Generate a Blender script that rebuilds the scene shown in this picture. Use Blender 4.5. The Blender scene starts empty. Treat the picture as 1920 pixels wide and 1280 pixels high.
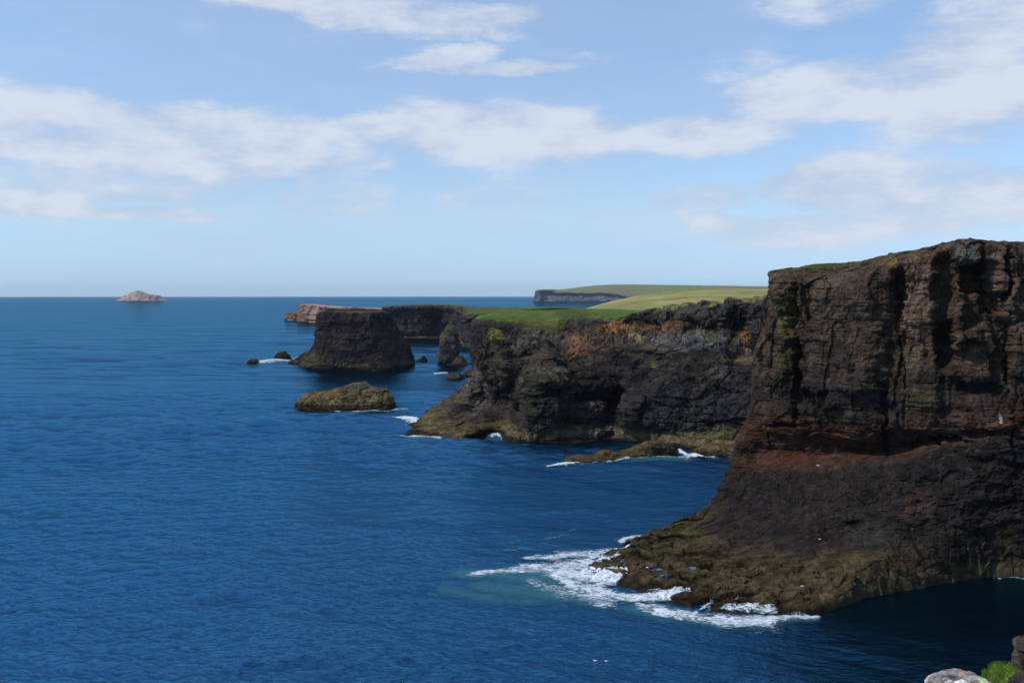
import bpy, math, random
import numpy as np
from mathutils import Vector
from mathutils.bvhtree import BVHTree
random.seed(7)
F = 1867.0; H = 50.0; HY = 556.0          # focal length in photo pixels, eye height over the sea, horizon row
SC = bpy.context.scene; COL = SC.collection
f32 = np.float32

# ------------------------------------------------------------------ coordinates
def P(px, py, d):
    return ((px-960.0)/F*d, float(d), H+(HY-py)/F*d)
def WL(px, py):                            # point of the waterline seen at this row
    d = H*F/(py-HY); return P(px, py, d)
def proj(V):
    y = np.maximum(V[..., 1], 1.0)
    return 960+F*V[..., 0]/y, HY-F*(V[..., 2]-H)/y

# ------------------------------------------------------------------ noise
_r = np.random.RandomState(5)
PERM = _r.permutation(256).astype(np.int32); PERM = np.concatenate([PERM, PERM, PERM])
GR = _r.normal(size=(256, 3)).astype(f32); GR /= np.linalg.norm(GR, axis=1, keepdims=True)
RND = _r.rand(256, 4).astype(f32)
def hsh(i, j, k):
    return PERM[PERM[PERM[i & 255]+(j & 255)]+(k & 255)]
from concurrent.futures import ThreadPoolExecutor
POOL = ThreadPoolExecutor(4); CH = 40000
def perlin(p):
    s = p.shape[:-1]; p = p.reshape(-1, 3).astype(f32)
    out = np.empty(len(p), f32)
    def job(a):
        q = p[a:a+CH]; fl = np.floor(q); t = q-fl; I = fl.astype(np.int32)
        w = t*t*t*(t*(t*6-15)+10); r = 0
        for dx in (0, 1):
            wx = w[:, 0] if dx else 1-w[:, 0]
            for dy in (0, 1):
                wy = w[:, 1] if dy else 1-w[:, 1]
                for dz in (0, 1):
                    wz = w[:, 2] if dz else 1-w[:, 2]
                    g = GR[hsh(I[:, 0]+dx, I[:, 1]+dy, I[:, 2]+dz)]
                    r = r+wx*wy*wz*(g[:, 0]*(t[:, 0]-dx)+g[:, 1]*(t[:, 1]-dy)+g[:, 2]*(t[:, 2]-dz))
        out[a:a+CH] = r
    list(POOL.map(job, range(0, len(p), CH)))
    return (out*1.6).reshape(s)
def sc3(V, a, b=None, c=None, off=0.0):
    b = a if b is None else b; c = a if c is None else c
    return (V/np.array([a, b, c], f32)+off).astype(f32)
def fbm(V, size, octs=4, gain=.5, off=0.0, ridge=False, asp=(1, 1, 1)):
    r = 0; amp = 1; tot = 0
    for o in range(octs):
        n = perlin(sc3(V, size*asp[0], size*asp[1], size*asp[2], off+o*17.3))
        if ridge: n = 1-2*np.abs(n)
        r = r+amp*n; tot += amp; amp *= gain; size *= .5
    return r/tot
def worley(p):
    s = p.shape[:-1]; p = p.reshape(-1, 3).astype(f32)
    hid = np.empty(len(p), f32); e = np.empty(len(p), f32)
    def job(a):
        q = p[a:a+CH]; b = np.floor(q-.5).astype(np.int32)
        f1 = np.full(len(q), 9, f32); f2 = f1.copy(); h1 = np.zeros(len(q), f32)
        for dx in (0, 1):
            for dy in (0, 1):
                for dz in (0, 1):
                    c = b+np.array([dx, dy, dz], np.int32); h = hsh(c[:, 0], c[:, 1], c[:, 2])
                    d = np.sqrt((((c+.12+.76*RND[h, :3])-q)**2).sum(1)); m = d < f1
                    f2 = np.where(m, f1, np.minimum(f2, d)); h1 = np.where(m, RND[h, 3], h1); f1 = np.where(m, d, f1)
        hid[a:a+CH] = h1; e[a:a+CH] = f2-f1
    list(POOL.map(job, range(0, len(p), CH)))
    return hid.reshape(s), e.reshape(s)
def bricks(W, bw, bh, off=0., rot=.5):
    """rectangular joint blocks: a value per block and the distance to its nearest joint (0..1)"""
    x = W[..., 0]*math.cos(rot)+W[..., 1]*math.sin(rot); y = -W[..., 0]*math.sin(rot)+W[..., 1]*math.cos(rot)
    z = W[..., 2]/bh+off; kz = np.floor(z).astype(np.int32); hz = RND[(kz*53+7) & 255]
    sx = x/(bw*(.7+.8*hz[..., 2]))+hz[..., 0]*9; sy = y/(bw*1.2)+hz[..., 1]*9; kx = np.floor(sx).astype(np.int32); ky = np.floor(sy).astype(np.int32)
    h = RND[hsh(kx, ky, kz), 3]; fx = np.abs(sx-kx-.5); fz = np.abs(z-kz-.5); return h, np.minimum(.5-fx, .5-fz)
def ss(a, b, x):
    t = np.clip((x-a)/(b-a), 0, 1); return t*t*(3-2*t)

# ------------------------------------------------------------------ surfaces
def cr(C, n, axis, ts=None):               # Catmull-Rom resampling along an axis
    C = np.moveaxis(np.asarray(C, float), axis, 0); m = len(C)
    t = np.linspace(0, m-1, n) if ts is None else ts
    i = np.minimum(t.astype(int), m-2); u = (t-i).reshape(-1, *([1]*(C.ndim-1)))
    g = lambda k: C[np.clip(k, 0, m-1)]
    p0, p1, p2, p3 = g(i-1), g(i), g(i+1), g(i+2)
    tn = .42
    r = ((2*u**3-3*u**2+1)*p1+(u**3-2*u**2+u)*tn*(p2-p0)+(-2*u**3+3*u**2)*p2+(u**3-u**2)*tn*(p3-p1))
    return np.moveaxis(r, 0, axis)
def arcs(C, axis, n, dens=None):           # even parameter steps measured on the control net
    C = np.asarray(C, float); d = np.linalg.norm(np.diff(C, axis=axis), axis=-1)
    other = 1-axis; d = d.mean(axis=other)+1e-3
    if dens is not None: d = d*np.array(dens, float)
    c = np.concatenate([[0], np.cumsum(d)]); return np.interp(np.linspace(0, c[-1], n), c, np.arange(len(c)))
def normals(V, closed=False):
    if closed:
        du = np.roll(V, -1, 0)-np.roll(V, 1, 0)
    else:
        du = np.gradient(V, axis=0)
    dv = np.gradient(V, axis=1); n = np.cross(du, dv)
    return n/(np.linalg.norm(n, axis=-1, keepdims=True)+1e-9)
def mesh_grid(name, V, colr, mat, closed=False, smooth=False, keep=None, extra=None, origin=None, parent=None):
    nu, nv = V.shape[:2]
    idx = np.arange(nu*nv).reshape(nu, nv)
    if closed: idx = np.concatenate([idx, idx[:1]], 0)
    q = np.stack([idx[:-1, :-1], idx[1:, :-1], idx[1:, 1:], idx[:-1, 1:]], -1).reshape(-1, 4)
    if keep is not None:
        k = keep.reshape(-1); q = q[k[q].any(1)]
        used = np.zeros(nu*nv, bool); used[q.reshape(-1)] = True
        remap = np.cumsum(used)-1; q = remap[q]
    vv = V.reshape(-1, 3)
    cc = None if colr is None else colr.reshape(-1, 3)
    if keep is not None:
        vv = vv[used]; cc = None if cc is None else cc[used]
    o = np.array(origin if origin is not None else (0, 0, 0), float)
    me = bpy.data.meshes.new(name); n = len(vv); m = len(q)
    me.vertices.add(n); me.vertices.foreach_set('co', (vv-o).astype(f32).ravel())
    me.loops.add(m*4); me.loops.foreach_set('vertex_index', q.astype(np.int32).ravel())
    me.polygons.add(m); me.polygons.foreach_set('loop_start', np.arange(0, m*4, 4, dtype=np.int32))
    me.polygons.foreach_set('loop_total', np.full(m, 4, np.int32))
    me.polygons.foreach_set('use_smooth', np.full(m, smooth, bool))
    if cc is not None:
        a = me.color_attributes.new('Col', 'FLOAT_COLOR', 'POINT')
        a.data.foreach_set('color', np.concatenate([cc, np.ones((n, 1))], 1).astype(f32).ravel())
    me.update(calc_edges=True); me.materials.append(mat)
    ob = bpy.data.objects.new(name, me); COL.objects.link(ob); ob.location = tuple(o)
    if parent: ob.parent = parent
    return ob
def tag(o, label=None, cat=None, group=None, kind=None):
    if label: o['label'] = label
    if cat: o['category'] = cat
    if group: o['group'] = group
    if kind: o['kind'] = kind
    return o

# ------------------------------------------------------------------ materials
def nt(name):
    m = bpy.data.materials.new(name); m.use_nodes = True; t = m.node_tree; t.nodes.clear(); return m, t
def N(t, ty, **kw):
    n = t.nodes.new(ty)
    for k, v in kw.items():
        if k[0] == 'i' and k[1:].isdigit(): n.inputs[int(k[1:])].default_value = v
        else: setattr(n, k, v)
    return n
def math_(t, op, a, b=None, c=None, clamp=False):
    n = t.nodes.new('ShaderNodeMath'); n.operation = op; n.use_clamp = clamp
    for i, v in enumerate((a, b, c)):
        if v is None: continue
        if isinstance(v, (int, float)): n.inputs[i].default_value = v
        else: t.links.new(v, n.inputs[i])
    return n.outputs[0]
def maprange(t, v, a, b, c=0., d=1., smooth=True):
    n = t.nodes.new('ShaderNodeMapRange'); n.interpolation_type = 'SMOOTHSTEP' if smooth else 'LINEAR'
    t.links.new(v, n.inputs[0])
    for i, x in zip((1, 2, 3, 4), (a, b, c, d)): n.inputs[i].default_value = x
    return n.outputs[0]
def noise(t, vec, scale, detail=4, rough=.55, dist=0., asp=None):
    if asp:
        m = N(t, 'ShaderNodeMapping'); m.inputs['Scale'].default_value = asp; t.links.new(vec, m.inputs[0]); vec = m.outputs[0]
    n = N(t, 'ShaderNodeTexNoise'); t.links.new(vec, n.inputs['Vector'])
    n.inputs['Scale'].default_value = scale; n.inputs['Detail'].default_value = detail
    n.inputs['Roughness'].default_value = rough; n.inputs['Distortion'].default_value = dist
    return n.outputs['Fac']
def mixc(t, fac, a, b, mode='MIX'):
    n = t.nodes.new('ShaderNodeMix'); n.data_type = 'RGBA'; n.blend_type = mode
    for i, v in ((0, fac), (6, a), (7, b)):
        if isinstance(v, (int, float)): n.inputs[i].default_value = v
        elif isinstance(v, tuple): n.inputs[i].default_value = (*v, 1)
        else: t.links.new(v, n.inputs[i])
    return n.outputs[2]
def ground_mat(name, fine, bump, rough=.95, speck=.10, spec=.03, contrast=1.0, gain=1.):
    """attribute colour broken up by fine noise; `fine` = size in metres of the finest mottling"""
    m, t = nt(name); L = t.links
    at = N(t, 'ShaderNodeAttribute', attribute_name='Col'); ge = N(t, 'ShaderNodeNewGeometry'); pos = ge.outputs['Position']
    n1 = noise(t, pos, 1/(fine*14), 6, .62, .4); n2 = noise(t, pos, 1/(fine*3), 5, .7, 0, (1, 1, 1.8))
    v = math_(t, 'MULTIPLY', maprange(t, n1, .3, .7, 1-.45*contrast, 1+.45*contrast), maprange(t, n2, .25, .75, 1-.4*contrast, 1+.4*contrast))
    v = math_(t, 'MULTIPLY', v, gain); c = mixc(t, 1., at.outputs['Color'], v, 'MULTIPLY')
    n3 = noise(t, pos, 1/(fine*1.6), 3, .8); sp = maprange(t, n3, .64, .74, 0, speck)
    c = mixc(t, sp, c, (.24, .22, .20))
    b = N(t, 'ShaderNodeBump'); b.inputs['Strength'].default_value = 1.0; b.inputs['Distance'].default_value = bump
    hgt = math_(t, 'ADD', n2, math_(t, 'MULTIPLY', n3, .5)); L.new(hgt, b.inputs['Height'])
    bs = N(t, 'ShaderNodeBsdfPrincipled'); L.new(c, bs.inputs['Base Color']); bs.inputs['Roughness'].default_value = rough
    bs.inputs['Specular IOR Level'].default_value = spec; L.new(b.outputs[0], bs.inputs['Normal'])
    o = N(t, 'ShaderNodeOutputMaterial'); L.new(bs.outputs[0], o.inputs[0]); return m
M_ROCK = ground_mat('cliff rock', .16, .22, gain=.78)
M_ROCKMID = ground_mat('far cliff rock', .4, .5, gain=.85)
M_FAR = ground_mat('distant rock', 3.0, 2.0, contrast=.5, speck=.0)
M_GRASS = ground_mat('grass', 1.2, .3, speck=.0, spec=.1, contrast=.55)
M_HILL = ground_mat('hill grass', 5., 1., speck=.0, spec=.1, contrast=.5)
M_BOULDER = ground_mat('boulder rock', .012, .012, speck=.5)

def sea_mat():
    m, t = nt('sea water'); L = t.links
    ge = N(t, 'ShaderNodeNewGeometry'); pos = ge.outputs['Position']; sx = N(t, 'ShaderNodeSeparateXYZ'); L.new(pos, sx.inputs[0])
    rot = N(t, 'ShaderNodeMapping'); rot.inputs['Rotation'].default_value = (0, 0, math.radians(14)); L.new(pos, rot.inputs[0]); v = rot.outputs[0]
    chop = noise(t, v, 1.5, 4, .65, .3, (.7, 1.2, 1)); wave = noise(t, v, .30, 3, .6, .5, (.5, 1.3, 1))
    ln = N(t, 'ShaderNodeVectorMath', operation='LENGTH'); L.new(pos, ln.inputs[0]); near = maprange(t, ln.outputs['Value'], 120, 700, 1, .12); mid = maprange(t, ln.outputs['Value'], 250, 2500, 1, .15)
    lee = math_(t, 'MULTIPLY', maprange(t, sx.outputs[0], 18, 62), maprange(t, sx.outputs[1], 215, 175)); sl = math_(t, 'SUBTRACT', 1., math_(t, 'MULTIPLY', lee, .6))
    hh = math_(t, 'ADD', math_(t, 'MULTIPLY', math_(t, 'MULTIPLY', chop, .30), near), math_(t, 'MULTIPLY', math_(t, 'MULTIPLY', wave, .45), mid))
    hh = math_(t, 'MULTIPLY', hh, sl)
    b = N(t, 'ShaderNodeBump'); b.inputs['Strength'].default_value = 1.; b.inputs['Distance'].default_value = 1.; L.new(hh, b.inputs['Height'])
    fr = N(t, 'ShaderNodeFresnel'); fr.inputs[0].default_value = 1.34; L.new(b.outputs[0], fr.inputs['Normal'])
    fac = math_(t, 'MINIMUM', math_(t, 'MULTIPLY', math_(t, 'POWER', fr.outputs[0], .8), .90), .74)
    gl = N(t, 'ShaderNodeBsdfGlossy'); gl.inputs['Roughness'].default_value = .06; L.new(b.outputs[0], gl.inputs['Normal'])
    gl.inputs['Color'].default_value = (.112, .335, .535, 1)
    df = N(t, 'ShaderNodeBsdfDiffuse'); big = noise(t, v, .0028, 5, .6, .8, (.35, 1.7, 1))
    L.new(mixc(t, maprange(t, big, .35, .65), (.0004, .0045, .011), (.0015, .012, .024)), df.inputs['Color'])
    mx = N(t, 'ShaderNodeMixShader'); L.new(fac, mx.inputs[0]); L.new(df.outputs[0], mx.inputs[1]); L.new(gl.outputs[0], mx.inputs[2])
    o = N(t, 'ShaderNodeOutputMaterial'); L.new(mx.outputs[0], o.inputs[0]); return m
M_SEA = sea_mat()

def foam_mat():
    m, t = nt('sea foam'); L = t.links
    at = N(t, 'ShaderNodeAttribute', attribute_name='Col'); sp = N(t, 'ShaderNodeSeparateColor'); L.new(at.outputs['Color'], sp.inputs[0])
    ge = N(t, 'ShaderNodeNewGeometry'); pos = ge.outputs['Position']
    n1 = noise(t, pos, .8, 7, .72, 2.2, (.55, 1, .6)); n2 = noise(t, pos, 3.2, 4, .7, 1.0); n3 = noise(t, pos, .14, 4, .6, .8)
    nn = math_(t, 'ADD', math_(t, 'MULTIPLY', n1, .6), math_(t, 'ADD', math_(t, 'MULTIPLY', n2, .2), math_(t, 'MULTIPLY', n3, .2)))
    a = math_(t, 'SUBTRACT', math_(t, 'MULTIPLY', sp.outputs[0], 1.55), maprange(t, nn, .40, .58, 0, 1.15, False))
    wa = math_(t, 'MULTIPLY', maprange(t, a, -.15, .8), .95)
    ta = math_(t, 'MULTIPLY', maprange(t, math_(t, 'ADD', sp.outputs[1], math_(t, 'MULTIPLY', math_(t, 'SUBTRACT', n1, .5), 1.6)), .05, 1.1, 0, .62), 1.)
    alpha = math_(t, 'MAXIMUM', wa, ta)
    c = mixc(t, wa, (.018, .15, .20), (.70, .77, .82))
    bs = N(t, 'ShaderNodeBsdfPrincipled'); L.new(c, bs.inputs['Base Color']); bs.inputs['Roughness'].default_value = .6
    b = N(t, 'ShaderNodeBump'); b.inputs['Distance'].default_value = .35; L.new(nn, b.inputs['Height']); L.new(b.outputs[0], bs.inputs['Normal'])
    tr = N(t, 'ShaderNodeBsdfTransparent'); mx = N(t, 'ShaderNodeMixShader'); L.new(alpha, mx.inputs[0]); L.new(tr.outputs[0], mx.inputs[1]); L.new(bs.outputs[0], mx.inputs[2])
    o = N(t, 'ShaderNodeOutputMaterial'); L.new(mx.outputs[0], o.inputs[0]); return m
M_FOAM = foam_mat()

def plain(name, col, rough=.6, nz=.0, scale=10.):
    m, t = nt(name); L = t.links; bs = N(t, 'ShaderNodeBsdfPrincipled'); bs.inputs['Roughness'].default_value = rough
    ge = N(t, 'ShaderNodeNewGeometry'); n = noise(t, ge.outputs['Position'], scale)
    L.new(mixc(t, 1., (*col,), maprange(t, n, .3, .7, 1-nz, 1+nz), 'MULTIPLY'), bs.inputs['Base Color'])
    o = N(t, 'ShaderNodeOutputMaterial'); L.new(bs.outputs[0], o.inputs[0]); return m
M_WHITE = plain('white feathers', (.8, .8, .78), .7, .1); M_GREYF = plain('grey feathers', (.35, .37, .4), .7, .1)
M_BEAK = plain('beak', (.5, .35, .05)); M_PAINT = plain('white paint', (.78, .78, .75), .5, .1)
M_POOL = None

# ------------------------------------------------------------------ rock shaping
def shape_rock(V, closed=False, big=1.5, bsize=(9, 9, 5), small=.5, ssize=(3, 3, 1.4), fb=.8, fsize=8., strata=.5, st=2.2,
               crack=.6, flat=None, tilt=.03, fine=.12, off=0.0, rg=0., rs=8.):
    """push a smooth surface into blocks, beds, joints and rubble along its own normals"""
    n = normals(V, closed); nh = n.copy(); nh[..., 2] *= .45
    Vf = V.astype(f32)
    warp = np.stack([fbm(Vf, fsize*1.1, 4, .6, off=o+off) for o in (3.1, 7.7, 11.9)], -1)*fsize*.20
    W = Vf+warp
    h1, e1 = worley(sc3(W, *bsize, off=off)); h2, e2 = bricks(Vf+warp*.35, ssize[0], ssize[2], off+.3); h3, e3 = bricks(Vf+warp*.6, ssize[0]*2.9, ssize[2]*3.3, off+.7, .9)
    zz = (W[..., 2]+tilt*W[..., 0])/st; k = np.floor(zz); fr = zz-k
    lay = lambda q: RND[(q.astype(int)*37+11) & 255, 1]
    led = lay(k)*(1-ss(.82, 1., fr))+lay(k+1)*ss(.82, 1., fr)
    d = .6*big*(h1-.5)+.55*big*(h3-.5)+small*(h2-.5)-small*.35*np.exp(-(e2/.06)**2)+fb*fbm(Vf, fsize, 5, .55, off=off+2.2)+strata*(led-.5)
    if crack: d -= crack*np.exp(-(e1/.035)**2)*ss(-.2, .3, fbm(Vf, fsize, 2, off=off+13))
    if strata: d -= strata*.45*np.exp(-((fr-.93)/.05)**2)*ss(-.25, .2, fbm(Vf, fsize*.8, 3, off=off+15, asp=(1, 1, .5)))
    if rg: d += rg*(fbm(Vf, rs, 5, .55, off=off+17, ridge=True)-.4)+.35*rg*fbm(Vf, rs*.4, 4, .6, off=off+19)
    if fine: d += fine*(fbm(Vf, 1.3, 4, .7, off=off+9.1, ridge=True)-.35)*1.6
    if flat is not None: d = d*flat
    return V+nh*d[..., None], d
def rockcol(V, base, base2, size=12., off=0.):
    a = ss(-.35, .35, fbm(V.astype(f32), size, 4, .6, off=20+off, asp=(1, 1, .6)))[..., None]
    return np.array(base)*(1-a)+np.array(base2)*a
def patch(c, px, py, V, cx, cy, rx, ry, colr, s=1., edge=.75, nsize=5.):
    r = np.sqrt(((px-cx)/rx)**2+((py-cy)/ry)**2); m = r < 2.3; e = np.zeros_like(r)
    if m.any(): e[m] = fbm(V[m].astype(f32), nsize, 6, .7, off=cx*.37)*edge*1.9
    r = r+e
    w = (1-ss(.65, 1.05, r))*s
    if m.any(): w[m] *= .35+.65*ss(-.25, .2, fbm(V[m].astype(f32), nsize*.35, 4, .7, off=cy*.7, asp=(1.6, 1.6, .6)))
    return c*(1-w[..., None])+np.array(colr)*w[..., None]
def band(c, w, colr):
    w = np.clip(w, 0, 1)[..., None]; return c*(1-w)+np.array(colr)*w

# ================================================================== NEAR HEADLAND
def face(a, b):                            # five points from the overhang over the red bed up to just under the rim
    return [tuple(a[i]+(b[i]-a[i])*k for i in range(3)) for k in (0, .25, .5, .75)]
def stA(wl, pl, foot, mid, top, notch, f0, rim, sky):
    L = [wl, pl, foot, mid, top, notch]+face(f0, rim)+[rim, sky]
    L = [P(*q) for q in L]; w = L[0]
    s = L[-1]; r = L[-2]
    return [(w[0]-(L[1][0]-w[0])*.6, w[1]-(L[1][1]-w[1])*.6, -4.)]+L+[(s[0]+34, s[1]+26, s[2]-1.5), (s[0]+120, s[1]+90, s[2]-4)]
def rawA(l):
    w = l[0]; return [(w[0], w[1]+3, -4.)]+list(l)
A = [
 rawA([(178, 330, 0), (178, 330, 2), (179, 330, 5), (180, 329, 10), (181, 328, 16), (182, 328, 18), (183, 327, 22), (184, 326, 30), (185, 325, 38), (186, 324, 46), (188, 322, 54), (192, 315, 57), (200, 318, 57), (215, 330, 57)]),
 rawA([(118, 292, 0), (118, 291, 2), (118, 290, 5), (119, 289, 10), (120, 288, 16), (121, 287, 18), (121, 287, 22), (122, 286, 30), (123, 285, 38), (124, 284, 46), (126, 282, 54), (130, 275, 57), (160, 285, 57), (200, 310, 57)]),
 rawA([(80, 262, 0), (80, 261, 2), (80, 260, 5), (81, 258, 10), (83, 257, 16), (84, 256, 18), (84, 255, 22), (84, 254, 30), (85, 252, 38), (86, 251, 46), (88, 250, 54), (92, 246, 57), (125, 262, 57), (180, 300, 57)]),
 rawA([(58, 236, 0), (59, 235, 2), (60, 234, 5), (62, 233, 10), (65, 233, 16), (66, 232, 18), (66, 232, 22), (66.5, 231, 30), (67, 230, 38), (67.5, 229, 46), (68.5, 228, 53.5), (72, 226, 56), (105, 245, 57), (165, 290, 57)]),
 stA((1250, 1000, 210), (1285, 984, 211), (1328, 960, 213), (1345, 930, 214), (1366, 895, 216), (1370, 858, 217), (1404, 790, 217), (1448, 536, 217), (1462, 512, 219)),
 stA((1165, 1030, 197), (1225, 1014, 201), (1300, 990, 207), (1365, 940, 209), (1405, 888, 210), (1424, 850, 213), (1430, 795, 210), (1462, 534, 212), (1478, 507, 222)),
 stA((1080, 1085, 176.5), (1165, 1052, 184), (1290, 1020, 195), (1390, 970, 200), (1450, 885, 203), (1480, 852, 208), (1478, 795, 205), (1500, 530, 207), (1512, 503, 226)),
 stA((1180, 1112, 168), (1252, 1078, 176), (1350, 1050, 186), (1430, 1000, 192), (1525, 885, 198), (1545, 855, 205), (1540, 798, 201), (1560, 532, 204), (1568, 498, 228)),
 stA((1300, 1150, 157), (1372, 1113, 164), (1450, 1072, 174), (1510, 1018, 183), (1590, 882, 193), (1605, 852, 200), (1605, 805, 196), (1622, 524, 200), (1630, 492, 226)),
 stA((1430, 1160, 154.6), (1485, 1120, 162), (1545, 1068, 172), (1600, 1008, 181), (1655, 878, 189), (1670, 852, 197), (1668, 800, 193), (1680, 490, 196), (1686, 482, 215)),
 stA((1530, 1157, 155.3), (1565, 1120, 161), (1615, 1065, 169), (1655, 1008, 177), (1715, 868, 185.5), (1730, 840, 192), (1728, 795, 189), (1738, 480, 193), (1742, 474, 205)),
 stA((1640, 1122, 165.2), (1665, 1088, 169), (1695, 1045, 173), (1725, 995, 177), (1775, 858, 184), (1785, 825, 188), (1782, 790, 187), (1790, 468, 191), (1794, 462, 200)),
 stA((1750, 1101, 171.4), (1768, 1070, 173), (1785, 1028, 175), (1802, 980, 177), (1832, 845, 183), (1840, 815, 186), (1838, 785, 185), (1845, 462, 190), (1848, 457, 200)),
 stA((1850, 1087, 175.9), (1858, 1060, 177), (1868, 1018, 178), (1875, 965, 179), (1888, 840, 182), (1892, 810, 184), (1892, 780, 184), (1900, 466, 189), (1902, 461, 200)),
 stA((1960, 1087, 175.9), (1962, 1060, 177), (1966, 1018, 178), (1970, 965, 179), (1975, 840, 181), (1978, 800, 183), (1978, 770, 183), (1985, 470, 187), (1988, 464, 200)),
 stA((2140, 1105, 170), (2142, 1070, 171), (2146, 1028, 171), (2150, 975, 172), (2155, 840, 174), (2158, 800, 175), (2158, 770, 175), (2165, 470, 178), (2170, 464, 190)),
 stA((2420, 1170, 152), (2422, 1130, 153), (2426, 1070, 153), (2430, 1000, 154), (2440, 850, 156), (2445, 800, 157), (2448, 760, 157), (2455, 440, 160), (2460, 434, 175)),
]
A = np.array(A)
SUN_EL, SUN_AZ = 48.0, -106.0             # azimuth measured from +Y (view) towards +X; negative = left of the view
def build_headland():
    tu = arcs(A, 0, 1150, [.12, .2, .5]+[1.6]*3+[1.15]*8+[.6, .25, .1][:2])
    tv = arcs(A, 1, 820, [.3, 1, 1, 1, 1, 1.6, 1.6, 1, 1, 1, 1, 1.2, .35, .05])
    V = cr(cr(A, 0, 0, tu), 0, 1, tv)
    px, py = proj(V); n = normals(V); tvv = np.broadcast_to(tv[None, :], V.shape[:2])
    Vf = V.astype(f32)
    # buttresses (+) and recesses (-) of the face
    wob = fbm(Vf, 9, 3, .6, off=50); wx = px+fbm(Vf, 5, 5, .65, off=50, asp=(1, 1, .6))*22; wy = py+fbm(Vf, 5, 5, .65, off=61)*24
    ft = [(1490, 650, 8, 125, -5.), (1462, 640, 12, 120, 1.6), (1585, 640, 68, 140, 2.6), (1684, 556, 16, 44, -5.), (1676, 640, 14, 60, -2.), (1722, 560, 26, 80, 1.2), (1712, 660, 16, 60, 1.0),
          (1768, 545, 17, 60, -4.0), (1772, 650, 18, 45, -4.5), (1815, 480, 28, 20, 2.2), (1835, 528, 33, 26, -7.), (1862, 566, 26, 19, -6.), (1800, 600, 7, 70, 2.), (1812, 632, 34, 12, 3.),
          (1893, 600, 4, 130, -4.), (1900, 940, 5, 160, -3.5), (1530, 748, 28, 10, -3.5), (1560, 765, 22, 8, 2.0), (1664, 790, 6, 70, -2.), (1740, 730, 22, 40, 1.6), (1880, 660, 20, 60, -2.5),
          (1820, 700, 40, 20, 2.), (1840, 735, 40, 10, -2.5), (1660, 470, 12, 9, 1.5), (1620, 700, 30, 40, 1.5), (1900, 530, 8, 60, 1.2), (1845, 800, 50, 7, 2.), (1760, 832, 70, 6, -2.5), (1480, 800, 40, 6, -2.)]
    d = 0
    ctl = (tvv > 5.) & (tvv < 12.6)
    for cx, cy, rx, ry, a in ft:
        d = d+.85*a*np.exp(-(np.abs((wx-cx)/rx)**7+np.abs((wy-cy)/ry)**6))
    vis = ss(4.5, 5.5, tvv)*(1-ss(12.0, 12.7, tvv))
    nh = n.copy(); nh[..., 2] *= .3
    hv, ev = bricks(Vf+fbm(Vf, 10, 4, .6, off=41)[..., None]*1.6, 4.2, 17., .37, .2); hw_, ew = bricks(Vf+fbm(Vf, 10, 4, .6, off=43)[..., None]*1.2, 1.9, 8., .61, .1)
    V = V+nh*(d*vis+ss(6.5, 7.5, tvv)*(1-ss(11.4, 12., tvv))*((hv-.5)*1.5+(hw_-.5)*.4-.4*np.exp(-(ev/.05)**2)))[..., None]
    top = ss(11.8, 12.6, tvv); low = 1-ss(2.0, 4.5, tvv); plat = 1-ss(3.0, 5.0, tvv)
    apr = ss(3.6, 4.6, tvv)*(1-ss(5.0, 5.5, tvv))
    V1, _ = shape_rock(V, big=1.1, bsize=(9, 9, 7), small=.30, ssize=(3.0, 3.0, 1.2), fb=.9, fsize=9, strata=.38, st=2.3, crack=.0, tilt=.06, fine=.17, rg=.2, rs=4.,
                       flat=(1-.86*top)*(1-.35*plat)*(1-.35*apr))
    hr, er = worley(sc3(Vf, 1.5, 1.5, 1.1)); hr2, er2 = worley(sc3(Vf, 4., 4., 2.6, 3.)); V1 = V1+nh*((ss(3.0, 4.0, tvv)*(1-ss(5.2, 5.8, tvv)))*((hr-.5)*.4+(hr2-.5)*.7+1.1*(fbm(Vf, 5, 6, .65, off=44, ridge=True, asp=(1.5, 1, .7))-.4)))[..., None]
    # low platform: tilted slabs and gullies
    sl, e = worley(sc3(Vf, 7, 4, 30, off=3.)); sl2, e2 = worley(sc3(Vf, 2.4, 1.5, 30, off=9.))
    rdg = fbm(Vf, 9, 4, .6, off=31, ridge=True)
    V1[..., 2] += low*ss(.8, 1.6, tvv)*((sl-.5)*1.4+(sl2-.5)*.8+rdg*.9+.3-.5*np.exp(-(e/.08)**2))
    V1[..., 2] -= low*(1-ss(.95, 1.2, tvv))*.3
    c = rockcol(V, (.046, .033, .024), (.112, .075, .050), 9)
    stn = fbm(Vf, 10, 4, .6, off=71, asp=(.35, .35, 2.5))[..., None]; c = c*(1+.35*np.clip(stn, -1, 1))
    # brown columns painted paler where the sun strikes, red bed, dark apron, weed covered platform
    for q in [(1722, 560, 30, 95, (.20, .125, .085), 1.), (1708, 670, 22, 60, (.16, .11, .07), .9), (1880, 510, 30, 75, (.17, .115, .08), .9), (1580, 580, 80, 80, (.105, .072, .052), .85), (1814, 480, 30, 24, (.15, .155, .14), .95),
              (1560, 690, 80, 70, (.045, .038, .034), .6), (1640, 760, 90, 45, (.03, .028, .028), .6), (1478, 600, 16, 50, (.11, .10, .03), .75), (1465, 690, 14, 60, (.085, .075, .035), .5),
              (1736, 757, 15, 30, (.16, .14, .03), .9), (1715, 760, 25, 35, (.10, .09, .045), .5), (1674, 497, 12, 12, (.26, .15, .04), .9), (1812, 632, 34, 14, (.11, .07, .045), .7), (1660, 468, 20, 10, (.13, .12, .10), .5)]:
        c = patch(c, px, py, V, q[0], q[1], q[2], q[3], q[4], q[5], .75, 3.)
    lw = ss(660, 740, py+fbm(Vf, 9, 3, off=77)*40)*(1-ss(5.2, 5., tvv)); c = c*(1-.45*0*lw)[..., None]; c = band(c, lw*.55, (.027, .025, .025))
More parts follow.
